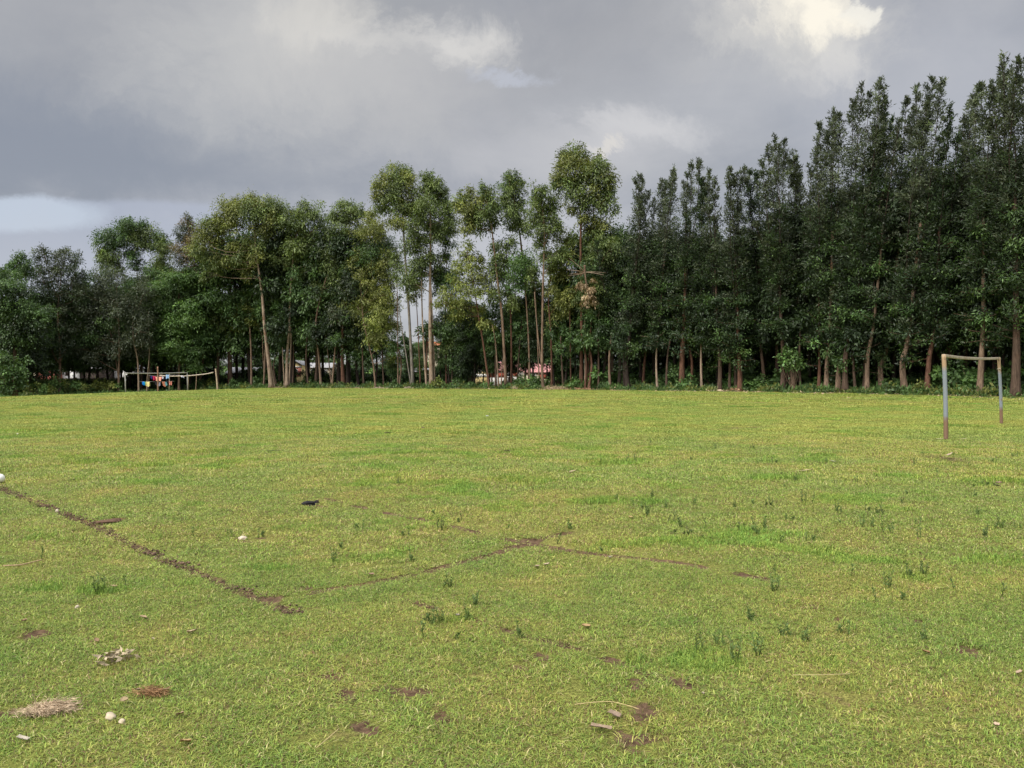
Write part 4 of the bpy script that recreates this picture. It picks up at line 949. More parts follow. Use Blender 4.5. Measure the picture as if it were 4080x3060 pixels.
for i, (cl, lab) in enumerate([
        (Z1((220, 1560, 60, 38), (280, 1540, 60, 34), (200, 1590, 50, 26)), 'low leafy bank bush right of the big dark hedge bush'),
        (Z1((340, 1530, 60, 36), (400, 1510, 60, 38), (370, 1570, 60, 30)), 'leafy bank bush below the trunk of the finger shaped tree'),
        (Z1((470, 1540, 60, 34), (530, 1530, 60, 32), (500, 1570, 60, 26)), 'rounded bank bush in front of the maize'),
        (Z1((610, 1540, 60, 32), (670, 1530, 60, 34), (640, 1560, 50, 22)), 'long low bank bush left of the left goal'),
        (Z1((750, 1530, 50, 32), (810, 1525, 50, 32), (850, 1540, 40, 24)), 'bank bush just left of the left goal post'),
        (Z1((1420, 1530, 50, 24), (1470, 1525, 45, 26), (1540, 1530, 50, 26)), 'shaded bush behind the leaning wooden post')]):
    c0 = cl[0]; shrub(lab, c0[0] + 20, ed(c0[0], 1.2 + .3 * i), cl, 'bright', 20 + i, .24, .16, pal2='yellow')
srg = random.Random(12)
protoS = []
for i in range(70):
    px = 760 + i * 48.5 + srg.uniform(-18, 18); d = ed(px, srg.uniform(1.0, 6.5)); s = srg.uniform(.6, 1.5)
    if len(protoS) < 4:
        f = foot(px, d); yb = HY + (CH - f[2]) * F / d; q = F / d
        protoS.append(shrub('low leafy shrub in the shade at the foot of the trees', px, d, [(px + srg.uniform(-.5, .5) * q, yb - srg.uniform(.25, .7) * q, .55 * q, .4 * q) for _ in range(4)], ('bush', 'bright', 'bright', 'bush')[len(protoS)], 60 + i, group='low shrubs along the foot of the tree line'))
    else: tag(copy_tree(srg.choice(protoS), foot(px, d), srg.uniform(0, 6.28), (s, s, s * srg.uniform(.6, 1.2))))
for i in range(34):
    px = 2440 + i * 49 + srg.uniform(-20, 20); s = srg.uniform(1.3, 2.7)
    tag(copy_tree(srg.choice(protoS), foot(px, ed(px, srg.uniform(2.5, 9))), srg.uniform(0, 6.28), (s, s, s * srg.uniform(.7, 1.2))))
# undergrowth weeds along the edge of the field (stuff)
urng = np.random.default_rng(21)
wp = []
for pal in ('bush', 'bright', 'bush', 'olive'):
    mb = MB(); n = 70
    b = urng.normal(size=(n, 3)) * [.22, .22, .10]; b[:, 2] = np.abs(b[:, 2])
    add_leaves(mb, b, unit(n, urng) * .8 + [0, 0, .8], .17, .07, leaf_cols(pal, n, urng), urng); wp.append(proto('weed_clump', mb, M_LEAF))
n = 5200
upx = urng.uniform(-250, 4350, n); uo = np.where(urng.random(n) < .16, -urng.exponential(1.3, n), urng.uniform(0, 1, n) ** 1.7 * 9 - .8); ud = edge_depth(upx) + uo
ux = (upx - CX) / F * ud
keep = vnoise(ux * .45, ud * .45, 2) > .34
ux, ud, uo = ux[keep], ud[keep], uo[keep]
us = urng.uniform(.6, 1.8, len(ux)) * np.where(uo < -.6, .4, 1)
instancer('undergrowth', wp, np.stack([ux, ud, terrain(ux, ud)], 1), urng.uniform(0, 6.28, len(ux)), us, us * urng.uniform(.5, 1.6, len(ux)), np.where((ux / ud < -.45) & (urng.random(len(ux)) < .8), 1, urng.integers(0, 4, len(ux))),
          'low weeds and ferny ground cover along the foot of the trees')
# maize behind the bank on the left (stuff)
mp = []
for i in range(3):
    mb = MB(); mb.tube([(0, 0, 0), (.02, 0, 1.0), (0, .02, 2.0)], [.02, .016, .008], 5, (.10, .13, .04))
    for j in range(11):
        a = urng.uniform(0, 6.28); z = .3 + j * .16; o = np.array([math.cos(a), math.sin(a), 0]); sd_ = np.array([-math.sin(a), math.cos(a), 0]) * .045
        P = [np.array([0, 0, z]), o * .25 + [0, 0, z + .28], o * .55 + [0, 0, z + .25], o * .8 + [0, 0, z - .05]]
        Vv = []
        for q_, wv in zip(P, (.5, 1, .8, .05)): Vv += [q_ - sd_ * wv, q_ + sd_ * wv]
        mb.add(Vv, [[(0, 1, 3, 2), (2, 3, 5, 4), (4, 5, 7, 6)]], np.array([.075, .125, .035]) * urng.uniform(.8, 1.25))
    for j in range(5): mb.tube([(0, 0, 1.95), (urng.normal(0, .07), urng.normal(0, .07), 2.25)], [.008, .004], 3, (.24, .19, .08))
    mp.append(proto('maize_plant', mb, M_LEAF))
n = 900
mpx = urng.uniform(90, 500, n); md = edge_depth(mpx) + urng.uniform(5, 12, n); mx_ = (mpx - CX) / F * md
ms = urng.uniform(.85, 1.15, n)
instancer('maize', mp, np.stack([mx_, md, terrain(mx_, md) - .05], 1), urng.uniform(0, 6.28, n), ms, ms, urng.integers(0, 3, n), 'dense stand of green maize on the bank left of the left goal')

# ================================================================== BUILDINGS BEHIND THE TREES
M_CREAM = plain_mat('cream_render', (.62, .55, .40), .85, .10, 3, stain=(.40, .33, .22))
M_YELLOW = plain_mat('yellow_render', (.62, .50, .24), .85, .10, 3, stain=(.42, .34, .18))
M_WHITE = plain_mat('white_render', (.74, .73, .70), .8, .07, 3, stain=(.5, .46, .40))
M_REDWALL = plain_mat('red_painted_wall', (.46, .115, .075), .8, .12, 4, stain=(.3, .08, .06))
M_SALMON = plain_mat('salmon_wall', (.64, .25, .20), .8, .12, 4, stain=(.35, .13, .1))
M_PINKROOF = plain_mat('faded_pink_roof', (.56, .26, .25), .55, .12, 3, .4, stain=(.42, .2, .18))
M_TIN = plain_mat('grey_tin_roof', (.30, .30, .31), .45, .2, 4, .5, stain=(.18, .13, .10))
M_TINLIGHT = plain_mat('pale_tin_roof', (.58, .57, .60), .45, .1, 4, .5, stain=(.4, .35, .33))
M_RUST = plain_mat('orange_rusty_roof', (.42, .14, .06), .7, .2, 4, stain=(.25, .1, .06))
M_TIMBER = plain_mat('dark_timber', (.055, .040, .032), .85, .3, 6)
M_PANE = plain_mat('dark_window_pane', (.03, .032, .036), .15, .1, 2, .5)
M_FRAME = plain_mat('white_frame', (.72, .71, .68), .6, .06, 6)
M_BRICKRED = plain_mat('dull_red_boards', (.26, .075, .055), .85, .25, 6, stain=(.12, .05, .04))
def roofmesh(x0, x1, y0, y1, ze, zr, along='x', t=.12):
    """gabled roof slab with thickness; corrugation ribs run down the slope"""
    mb = MB(); ym, xm = (y0 + y1) / 2, (x0 + x1) / 2
    if along == 'x':
        for ya, yb in ((y0, ym), (y1, ym)):
            n = max(6, int((x1 - x0) / .25)); xs = np.linspace(x0, x1, n)
            Vv = []
            for i, x in enumerate(xs):
                dz_ = .03 * (i % 2)
                Vv += [(x, ya, ze + dz_), (x, yb, zr + dz_), (x, ya, ze - t), (x, yb, zr - t)]
            q = []
            for i in range(n - 1):
                a = i * 4; b = a + 4
                q += [(a, b, b + 1, a + 1), (a + 2, a + 3, b + 3, b + 2), (a, a + 2, b + 2, b)]
            q += [(0, 1, 3, 2), ((n - 1) * 4, (n - 1) * 4 + 2, (n - 1) * 4 + 3, (n - 1) * 4 + 1)]
            mb.add(Vv, [q])
    else:
        for xa, xb in ((x0, xm), (x1, xm)):
            n = max(6, int((y1 - y0) / .25)); ys = np.linspace(y0, y1, n); Vv = []
            for i, y in enumerate(ys):
                dz_ = .03 * (i % 2); Vv += [(xa, y, ze + dz_), (xb, y, zr + dz_), (xa, y, ze - t), (xb, y, zr - t)]
            q = []
            for i in range(n - 1):
                a = i * 4; b = a + 4; q += [(a, b, b + 1, a + 1), (a + 2, a + 3, b + 3, b + 2), (a, a + 2, b + 2, b)]
            q += [(0, 1, 3, 2), ((n - 1) * 4, (n - 1) * 4 + 2, (n - 1) * 4 + 3, (n - 1) * 4 + 1)]
            mb.add(Vv, [q])
    return mb
def house(label, d, px0, px1, eave, ridge, dep, m_wall, m_roof, along='x', base_m=None, bands=(), windows=(), doors=(), gable=None, name='house', over=.3, roof_label=None):
    o = foot((px0 + px1) / 2, d); root = empty(name, o)
    w_ = (px1 - px0) / F * d / 2
    ze = at(0, eave, d)[2] - o[2]; zr = at(0, ridge, d)[2] - o[2]
    wall = MB().box((-w_, 0, -.6), (w_, dep, ze))
    if along == 'y': wall.add([(-w_, .0, ze), (w_, .0, ze), (0, .0, zr - .1), (-w_, dep, ze), (w_, dep, ze), (0, dep, zr - .1)], [[(0, 1, 2), (4, 3, 5)], [(0, 2, 5, 3), (1, 4, 5, 2)]])
    else: wall.add([(-w_, 0, ze), (-w_, dep, ze), (-w_, dep / 2, zr - .1), (w_, 0, ze), (w_, dep, ze), (w_, dep / 2, zr - .1)], [[(0, 2, 1), (3, 4, 5)], [(0, 3, 5, 2), (1, 2, 5, 4)]])
    wall.build('wall', m_wall, root)
    roofmesh(-w_ - over, w_ + over, -over, dep + over, ze + .02 - (.12 if along == 'x' else .1), zr + .06, along).build('roof', m_roof, root)
    def xz(px, py): p = at(px, py, d) - o; return p[0], p[2]
    for (a, b, c, e, m, nm) in bands:
        x0, z1 = xz(a, b); x1, z0 = xz(c, e); MB().box((x0, -.05, z0), (x1, -.003, z1)).build(nm, m, root)
    for (a, b, c, e) in windows:
        x0, z1 = xz(a, b); x1, z0 = xz(c, e)
        fr = MB(); t = .09
        fr.box((x0, -.10, z0), (x0 + t, -.052, z1)); fr.box((x1 - t, -.10, z0), (x1, -.052, z1)); fr.box((x0 + t, -.10, z1 - t), (x1 - t, -.052, z1)); fr.box((x0 + t, -.10, z0), (x1 - t, -.052, z0 + t))
        xm = (x0 + x1) / 2; fr.box((xm - .03, -.095, z0 + t), (xm + .03, -.052, z1 - t))
        f = fr.build('window', M_FRAME, root)
        MB().box((x0 + t, -.075, z0 + t), (x1 - t, -.056, z1 - t)).build('pane', M_PANE, f)
    for (a, b, c, e, m) in doors:
        x0, z1 = xz(a, b); x1, z0 = xz(c, e)
        dr = MB().box((x0, -.09, z0), (x1, -.052, z1)); dr.build('door', m, root)
    tag(root, label, 'house' if name == 'house' else name.replace('_', ' ')); return root
h1 = house('long white house with faded pink roof and red wall panels seen between the trunks', 128, 1948, 2090, 1473, 1441, 5.0, M_WHITE, M_PINKROOF, 'x',
           bands=[(1950, 1484, 1978, 1503, M_REDWALL, 'red_panel'), (1984, 1485, 2008, 1503, M_REDWALL, 'red_panel'), (2044, 1484, 2066, 1500, M_REDWALL, 'red_panel')],
           windows=[(2016, 1482, 2040, 1502), (2070, 1482, 2084, 1500)], doors=[(2023, 1504, 2034, 1530, M_TIMBER)])
h2 = house('low white house wing with a plain pink roof beside the bright green bush', 126, 2094, 2190, 1480, 1446, 5.0, M_CREAM, M_PINKROOF, 'x',
           bands=[(2150, 1492, 2180, 1508, M_REDWALL, 'red_panel')], windows=[(2110, 1488, 2134, 1506)])
h3 = house('yellow gabled house with a pale metal roof left of the pink roofed house', 133, 1888, 1975, 1458, 1434, 6.0, M_YELLOW, M_TINLIGHT, 'y',
           windows=[(1902, 1466, 1916, 1484), (1940, 1466, 1954, 1484)], bands=[(1888, 1490, 1975, 1502, M_WHITE, 'white_band')])
h4 = house('salmon red walled building with a yellow gable top between left centre trunks', 132, 1148, 1200, 1452, 1436, 6.0, M_YELLOW, M_TIN, 'y',
           bands=[(1148, 1459, 1200, 1465, M_WHITE, 'white_band'), (1148, 1466, 1200, 1500, M_SALMON, 'salmon_panel')], windows=[(1172, 1470, 1186, 1488)])
h5 = house('pale cream house glimpsed right of the salmon walled building', 140, 1216, 1320, 1462, 1446, 5.0, M_CREAM, M_TIN, 'x', windows=[(1230, 1470, 1244, 1488), (1290, 1472, 1304, 1488)], doors=[(1262, 1470, 1276, 1500, M_TIMBER)])
h6 = house('long dark shed with a dull grey tin roof behind the leaning wooden post', 124, 905, 1050, 1484, 1464, 5.0, M_TIMBER, M_TIN, 'x', name='shed', doors=[(960, 1492, 985, 1535, M_BRICKRED)])
h7 = house('grey roofed house with a white end wall behind the maize', 130, 305, 402, 1466, 1442, 5.0, M_TIMBER, M_TIN, 'x', windows=[(330, 1470, 348, 1480)])
h7b = house('small white gabled house end with a pale roof edge left of the grey roofed house', 129, 240, 304, 1464, 1440, 5.0, M_WHITE, M_TINLIGHT, 'y', doors=[(262, 1468, 276, 1496, M_TIMBER)])
h8 = house('dull red boarded house low behind the maize at the left', 128, 150, 234, 1462, 1446, 5.0, M_BRICKRED, M_TIN, 'x', windows=[(165, 1470, 180, 1484)])
h9 = house('white walled building corner behind the trunk left of the left goal', 134, 455, 520, 1466, 1448, 5.0, M_WHITE, M_TINLIGHT, 'y', windows=[(470, 1472, 482, 1484)])
h10 = house('pale cream house high behind the leftmost dark trunks', 150, 130, 200, 1420, 1398, 5.0, M_CREAM, M_TIN, 'y', windows=[(150, 1424, 164, 1440)])
h11 = house('small house with an orange roof far behind the twin pale trunks', 175, 1700, 1752, 1374, 1360, 6.0, M_CREAM, M_RUST, 'x', windows=[(1715, 1380, 1728, 1395)])
h12 = house('little grey roofed house low behind the thin grey stem in the middle', 125, 1650, 1700, 1478, 1466, 4.0, M_CREAM, M_TINLIGHT, 'x', doors=[(1668, 1484, 1680, 1510, M_TIMBER)])
def utility_pole():
    d = 92.0; f = foot(2294, d); top = (at(2294, 1460, d) - f)[2]
    o = MB().tube([(0, 0, -.2), (0, 0, top)], [.15, .12], 10, (.62, .61, .58)).build('concrete_post', M_VCOL, None, f)
    tag(o, 'thin pale concrete post in the clearing right of the bright green bush', 'post')
utility_pole()

# ================================================================== GOALS
def goal_paint():
    m, k = new_mat('weathered_goal_post')
    tc = k.node('ShaderNodeTexCoord').outputs['Object']; x, y, z = k.sep(tc)[:3]
    n = k.noise(tc, 7, 5, .65); nf = k.noise(tc, 40, 4, .6)
    zz_ = k.math('ADD', z, k.math('MULTIPLY', k.math('SUBTRACT', n, .5), .35))
    tan_ = k.mix(nf, (.30, .20, .115, 1), (.46, .33, .20, 1)); blue = k.mix(nf, (.165, .195, .220, 1), (.265, .295, .320, 1)); rust = k.mix(nf, (.14, .085, .055, 1), (.25, .155, .10, 1))
    c = k.mix(k.smooth(zz_, .50, .72), rust, blue); c = k.mix(k.smooth(zz_, 1.85, 2.08), c, tan_)
    c = k.mix(k.math('MULTIPLY', k.smooth(n, .58, .68), .6), c, rust)
    finish(k, principled(k, c, .65, .3, normal=bump(k, nf, .004, .6))); return m
M_POST = goal_paint()
M_BAR = plain_mat('cream_crossbar', (.44, .375, .28), .7, .15, 9, stain=(.30, .20, .13), stain_amt=.7)
M_PIPE = plain_mat('pale_grey_pipe', (.38, .375, .335), .6, .12, 5, stain=(.34, .30, .22))
def near_goal():
    a, b = ground(3770, 1751), ground(3991, 1690)
    root = empty('football_goal', a)
    ta = at(3760, 1412, a[1]) - a; tb_ = at(3979, 1424, b[1] - .05) - a; bb = b - a
    def post(p0, p1, r):
        P = smooth_path([p0 - [0, 0, .25], p0 * .5 + p1 * .5 + [.015, 0, 0], p1], 6); return P, np.linspace(r * 1.03, r * .96, len(P))
    P, R = post(np.zeros(3), ta, .058); MB().tube(P, R, 16).build('post', M_POST, root, smooth=True)
    P, R = post(bb, tb_, .054); MB().tube(P, R, 16).build('post', M_POST, root, smooth=True)
    dirv = (tb_ - ta) / np.linalg.norm(tb_ - ta)
    s0, s1 = ta - dirv * .05 + [0, 0, -.035], tb_ + dirv * .07 + [0, 0, -.035]
    mid = (s0 + s1) / 2 + [0, 0, -.045]
    Pb = smooth_path([s0, s0 * .75 + s1 * .25 + [0, 0, -.038], mid, s0 * .25 + s1 * .75 + [0, 0, -.03], s1], 5)
    bar = MB(); side = np.cross(dirv, [0, 0, 1]); side /= np.linalg.norm(side)
    hw, hh = .035, .042; Vv = []
    for p in Pb: Vv += [p - side * hw - [0, 0, hh], p + side * hw - [0, 0, hh], p + side * hw + [0, 0, hh], p - side * hw + [0, 0, hh]]
    q = [(0, 3, 2, 1)]
    for i in range(len(Pb) - 1):
        for j in range(4): q.append((i * 4 + j, i * 4 + (j + 1) % 4, i * 4 + 4 + (j + 1) % 4, i * 4 + 4 + j))
    e = (len(Pb) - 1) * 4; q.append((e, e + 1, e + 2, e + 3)); bar.add(Vv, [q])
    bo = bar.build('crossbar', M_BAR, root)
    bm_ = bo.modifiers.new('bevel', 'BEVEL'); bm_.width = .008; bm_.segments = 2
    kn = MB(); kn.tube([tb_ + [-.01, -.07, -.42], tb_ + [-.01, .07, -.43]], [.02, .02], 6); kn.tube([tb_ + [0, -.065, -.38], tb_ + [.05, -.07, -.5]], [.012, .006], 5, (1, 1, 1))
    kn.build('peg', M_BAR, root)
    tag(root, 'near football goal with weathered blue grey posts and a sagging cream crossbar', 'goal')
near_goal()
def far_goal():
    a, b = ground(501, 1569), ground(748, 1559)
    a[1] = 92.0; a = foot(501, 92.0); b = foot(748, 100.0)
    root = empty('football_goal', a); ta = at(498, 1487, 92.0) - a; tb_ = at(746, 1485, 100.0) - a; bb = b - a
    for p0, p1 in ((np.zeros(3), ta), (bb, tb_)): MB().tube([p0 - [0, 0, .3], (p0 + p1) / 2, p1], [.062, .06, .06], 12).build('post', M_PIPE, root, smooth=True)
    dv = (tb_ - ta) / np.linalg.norm(tb_ - ta)
    MB().tube(smooth_path([ta - dv * .06, (ta + tb_) / 2 + [0, 0, -.05], tb_ + dv * .06], 5), .062, 12).build('crossbar', M_PIPE, root, smooth=True)
    tag(root, 'distant white pipe football goal at the left end of the field', 'goal')
far_goal()
# washing line behind the far goal
def z7(u, v): return 400 + .2486 * u, 1350 + .2486 * v
M_POLE = vertex_mat('rough_pole', .9, .3, 6)
def pole(label, u0, v0, u1, v1, d, r0, r1, col, name='wooden_pole', cat='pole'):
    p0 = at(*z7(u0, v0), d); p1 = at(*z7(u1, v1), d); f = np.array([p0[0], d, float(terrain(p0[0], d))])
    o = MB().tube(smooth_path([np.array([0, 0, -.2]), (p1 - f) * .5 + [.03, 0, 0], p1 - f], 5), np.linspace(r0, r1, 11), 9, col).build(name, M_POLE, None, f, smooth=True)
    return tag(o, label, cat)
pole('rough brown pole rising above the middle of the left goal', 920, 860, 918, 445, 95.0, .10, .085, (.26, .155, .10))
pole('pale leaning wooden post at the right end of the washing line', 1880, 830, 1845, 480, 103.0, .13, .09, (.44, .34, .24), 'wooden_post', 'post')
pole('thin forked prop stick under the rail right of the left goal', 1400, 760, 1412, 575, 104.0, .05, .04, (.30, .23, .15), 'prop_stick', 'stick')
pole('short leaning prop stick between the left goal and the leaning post', 1522, 665, 1542, 560, 105.0, .05, .04, (.30, .21, .14), 'prop_stick', 'stick')
pole('short stick holding up the washing lines beside the pink cloth', 1098, 690, 1106, 560, 99.0, .045, .04, (.42, .36, .27), 'prop_stick', 'stick')
def rail():
    d = 102.0; pts = [at(*z7(u, v), d) for u, v in ((950, 585), (1100, 598), (1250, 598), (1400, 593), (1550, 580), (1700, 562), (1812, 537))]
    f = pts[0]; o = MB().tube(smooth_path([p - f for p in pts], 3), .062, 9, (.56, .48, .38)).build('bent_rail', M_POLE, None, f, smooth=True)
    tag(o, 'long bent pale rail sagging from the leaning post across behind the left goal', 'rail')
rail()
M_CLOTH = vertex_mat('washed_cloth', .9, .12, 12)
lin = {'a': 97.0, 'b': 98.0}
def line_rope(label, pts, d):
    P = [at(*z7(u, v), d) for u, v in pts]; f = P[0]
    o = MB().tube(smooth_path([p - f for p in P], 4), .012, 5, (.30, .30, .28)).build('washing_line', M_POLE, None, f); tag(o, label, 'rope')
line_rope('upper washing line behind the left goal', [(770, 588), (850, 592), (920, 600), (1010, 600), (1106, 572), (1260, 586), (1393, 592)], 98.0)
line_rope('lower washing line behind the left goal', [(620, 686), (700, 684), (780, 684), (920, 690), (1000, 684), (1098, 676), (1180, 684)], 98.4)
def cloth(label, u, v, wu, hv, col, d, name='garment', cat='garment', skew=0.0, taper=0.0, seed=0):
    """a hanging cloth: a thin doubled sheet with folds, pegged at its top edge"""
    rng = np.random.default_rng(seed + 31); p0 = at(*z7(u - wu / 2, v - hv / 2), d); s = .2486 / F * d
    Wm, Hm = wu * s, hv * s; nx, nz = 13, 8; Vs = []
    ph = rng.uniform(0, 6)
    for layer in (0, 1):
        for j in range(nz):
            tz = j / (nz - 1)
            for i in range(nx):
                tx = i / (nx - 1)
                x = (tx - .5) * Wm * (1 - taper * tz) + Wm / 2 + skew * Wm * tz
                z = -tz * Hm * (1 + .10 * math.sin(tx * 5 + ph)) - .03 * math.sin(tx * math.pi) 
                y = (.05 * math.sin(tx * 9 + ph) + .03 * math.sin(tx * 17 + 2 * ph)) * (.3 + tz) + (.012 + .05 * tz) * layer
                Vs.append((x, y, z))
    q = []
    for l_ in (0, 1):
        for j in range(nz - 1):
            for i in range(nx - 1):
                a = l_ * nx * nz + j * nx + i; q.append((a, a + 1, a + nx + 1, a + nx) if l_ else (a, a + nx, a + nx + 1, a + 1))
    o_ = nx * nz
    for i in range(nx - 1): q.append((i, i + 1, o_ + i + 1, o_ + i))
    o = MB().add(Vs, [q], col).build(name, M_CLOTH, None, p0, smooth=True)
    return tag(o, label, cat, 'clothes drying on the washing lines')
CL = [('dark navy cloth at the left end of the upper washing line', 820, 613, 36, 42, (.035, .03, .14), 98, 0, 0), ('crimson cloth next to the navy one on the upper line', 862, 628, 52, 62, (.42, .02, .07), 98, .1, 0),
      ('wide peach sheet hanging behind the rough brown pole', 930, 640, 104, 64, (.78, .37, .26), 98, 0, .25), ('small magenta cloth beside the wide peach sheet', 978, 626, 26, 40, (.42, .07, .22), 98.05, 0, 0), ('small white cloth at the right of the wide peach sheet', 1000, 622, 20, 36, (.80, .80, .86), 98.0, 0, 0),
      ('light blue shirt hanging highest on the upper line', 1076, 604, 52, 62, (.34, .55, .84), 98, -.1, 0), ('dark cloth between the white cloth and the light blue shirt', 1035, 622, 26, 50, (.03, .03, .05), 98, 0, 0), ('tiny white rag at the right end of the upper line', 1308, 602, 26, 26, (.75, .76, .84), 98, 0, .3), ('second tiny white rag nearest the right goal post', 1336, 612, 14, 26, (.7, .72, .8), 98, 0, 0),
      ('bright blue cloth at the left end of the lower line', 690, 712, 40, 52, (.02, .26, .70), 98.4, .1, 0), ('small mint green cloth between the bright blue and yellow cloths', 718, 710, 20, 30, (.12, .60, .36), 98.4, 0, 0), ('pale yellow towel on the lower line', 760, 722, 60, 72, (.80, .70, .30), 98.4, 0, 0),
      ('dark grey cloth left of the rough brown pole on the lower line', 893, 716, 32, 46, (.07, .065, .075), 98.4, 0, 0), ('pale lilac trousers just right of the rough brown pole', 946, 722, 34, 58, (.52, .50, .62), 98.4, 0, 0),
      ('orange and peach cloth slanting on the lower line', 1008, 722, 52, 76, (.80, .33, .20), 98.4, .35, .3), ('teal cloth beside the slanting orange cloth', 1052, 718, 40, 54, (.20, .52, .58), 98.4, 0, 0), ('black cloth between the teal and the pink cloths', 1082, 700, 26, 34, (.02, .02, .025), 98.4, 0, 0), ('rounded coral pink cloth at the right end of the lower line', 1122, 708, 54, 64, (.80, .32, .24), 98.4, 0, .25)]
for i, (lab, u, v, wu, hv, col, d, sk, tp) in enumerate(CL): cloth(lab, u, v, wu, hv, col, d, skew=sk, taper=tp, seed=i)

# ================================================================== THINGS LYING ON THE GRASS
M_BALL = plain_mat('white_ball', (.82, .81, .77), .45, .03, 6, .4, stain=(.62, .58, .48), stain_amt=.4, bumpd=.001)
def ball():
    c = ground(-2, 1924); r = 18 / F * c[1]
    import bmesh
    bm = bmesh.new(); bmesh.ops.create_icosphere(bm, subdivisions=4, radius=r)
    me = bpy.data.meshes.new('ball'); bm.to_mesh(me); bm.free(); me.materials.append(M_BALL); me.polygons.foreach_set('use_smooth', np.ones(len(me.polygons), bool))
    o = bpy.data.objects.new('ball', me); COL.objects.link(o); o.location = (c[0], c[1], c[2] + r)
    tag(o, 'white ball at the left edge beside the bare brown line', 'ball')
ball()
M_STONE = vertex_mat('pale_stone', .85, .22, 30)
M_LITTER = vertex_mat('dry_litter', .85, .25, 40)
def stone(name, label, px, py, wpx, hpx, col, seed, cat='stone', flat=.6, rough=.28):
    import bmesh
    c = ground(px, py); s = c[1] / F; rng = np.random.default_rng(seed)
    bm = bmesh.new(); bmesh.ops.create_icosphere(bm, subdivisions=3, radius=1.0)
    Vv = np.array([v.co[:] for v in bm.verts]); Fc = [[v.index for v in f.verts] for f in bm.faces]; bm.free()
    fr = unit(7, rng); 
    disp = 1 + rough * sum(np.sin(Vv @ (f_ * k) + i) / (i + 1.5) for i, (f_, k) in enumerate(zip(fr, (2.2, 3.1, 4.5, 6, 8, 11, 14))))
    Vv = Vv * disp[:, None] * np.array([wpx * s / 2, wpx * s / 2 * .8, max(hpx * s * .62, .006)]) 
    o = MB().add(Vv, [Fc], col).build(name, M_STONE, None, (c[0], c[1], c[2] + hpx * s * .25), smooth=True)
    o.rotation_euler = (0, 0, rng.uniform(0, 6)); return tag(o, label, cat)
stone('stone', 'pale stone lying on the bare brown line at the left', 227, 2041, 16, 13, (.52, .44, .34), 1)
stone('stone', 'flat pale stone set in a bare patch left of the middle', 965, 2148, 32, 14, (.56, .47, .36), 2, flat=.3)
stone('stone', 'large cream stone in the near left grass beside the dry patch', 440, 2864, 46, 26, (.50, .42, .30), 3)
stone('stone', 'smaller cream stone just right of the large cream stone', 485, 2884, 28, 18, (.48, .40, .29), 4)
stone('stone', 'small pale stone in the left grass above the leaf heap', 305, 2424, 20, 14, (.5, .43, .32), 5)
stone('stone', 'small round pale stone far out on the left of the field', 70, 1732, 9, 7, (.66, .6, .5), 6)
stone('soil_clod', 'crumbly black clod on the grass left of the middle', 1240, 2010, 54, 20, (.022, .021, .023), 7, 'clod', rough=.6)
stone('soil_clod', 'smaller black crumb beside the black clod', 1262, 2004, 20, 14, (.025, .024, .026), 8, 'clod', rough=.6)
stone('soil_clod', 'dark brown clod far out in the middle of the field', 1540, 1727, 36, 9, (.060, .042, .025), 9, 'clod', rough=.5)
stone('soil_clod', 'small dark clod right of the dark brown clod far out', 1688, 1706, 18, 6, (.07, .045, .035), 10, 'clod', rough=.5)
stone('soil_mound', 'low reddish brown soil mound beside the bare line', 445, 2080, 90, 12, (.115, .068, .042), 11, 'mound', rough=.35)
def scrap(name, label, px, py, L, Wp, ang, col, seed, cat='leaf', curl=.35, point=True, group=None):
    """a curled dry leaf, bark strip or paper scrap lying on the turf; L and Wp in photo pixels"""
    c = ground(px, py); s = c[1] / F; rng = np.random.default_rng(seed + 70); n = 9; m = 5
    l, wd = L * s, Wp * s * 1.6; Vv = []
    bend = rng.normal(0, .25)
    for lay in (0, 1):
        for i in range(n):
            t = i / (n - 1); prof = (math.sin(math.pi * min(1, max(0, t * .94 + .03))) ** .6 if point else 1.0) * (1 + rng.normal(0, .07))
            for j in range(m):
                q_ = j / (m - 1) - .5
                x = (t - .5) * l; y = q_ * wd * prof + bend * l * (t - .5) ** 2
                z = .022 + curl * (abs(q_) * wd * .9 + .25 * l * (t - .45) ** 2) + rng.normal(0, .0012) - .0022 * lay
                Vv.append((x, y, z))
    q = []
    for lay in (0, 1):
        for i in range(n - 1):
            for j in range(m - 1):
                a = lay * n * m + i * m + j; q.append((a, a + m, a + m + 1, a + 1) if lay == 0 else (a, a + 1, a + m + 1, a + m))
    o = MB().add(Vv, [q], np.array(col) * rng.uniform(.6, .8)).build(name, M_LITTER, None, c, smooth=True)
    o.rotation_euler = (rng.normal(0, .15), rng.normal(0, .15), ang); return tag(o, label, cat, group)
TAN, CREAM, PINK, PAPER = (.34, .23, .13), (.50, .41, .27), (.40, .27, .19), (.52, .46, .36)
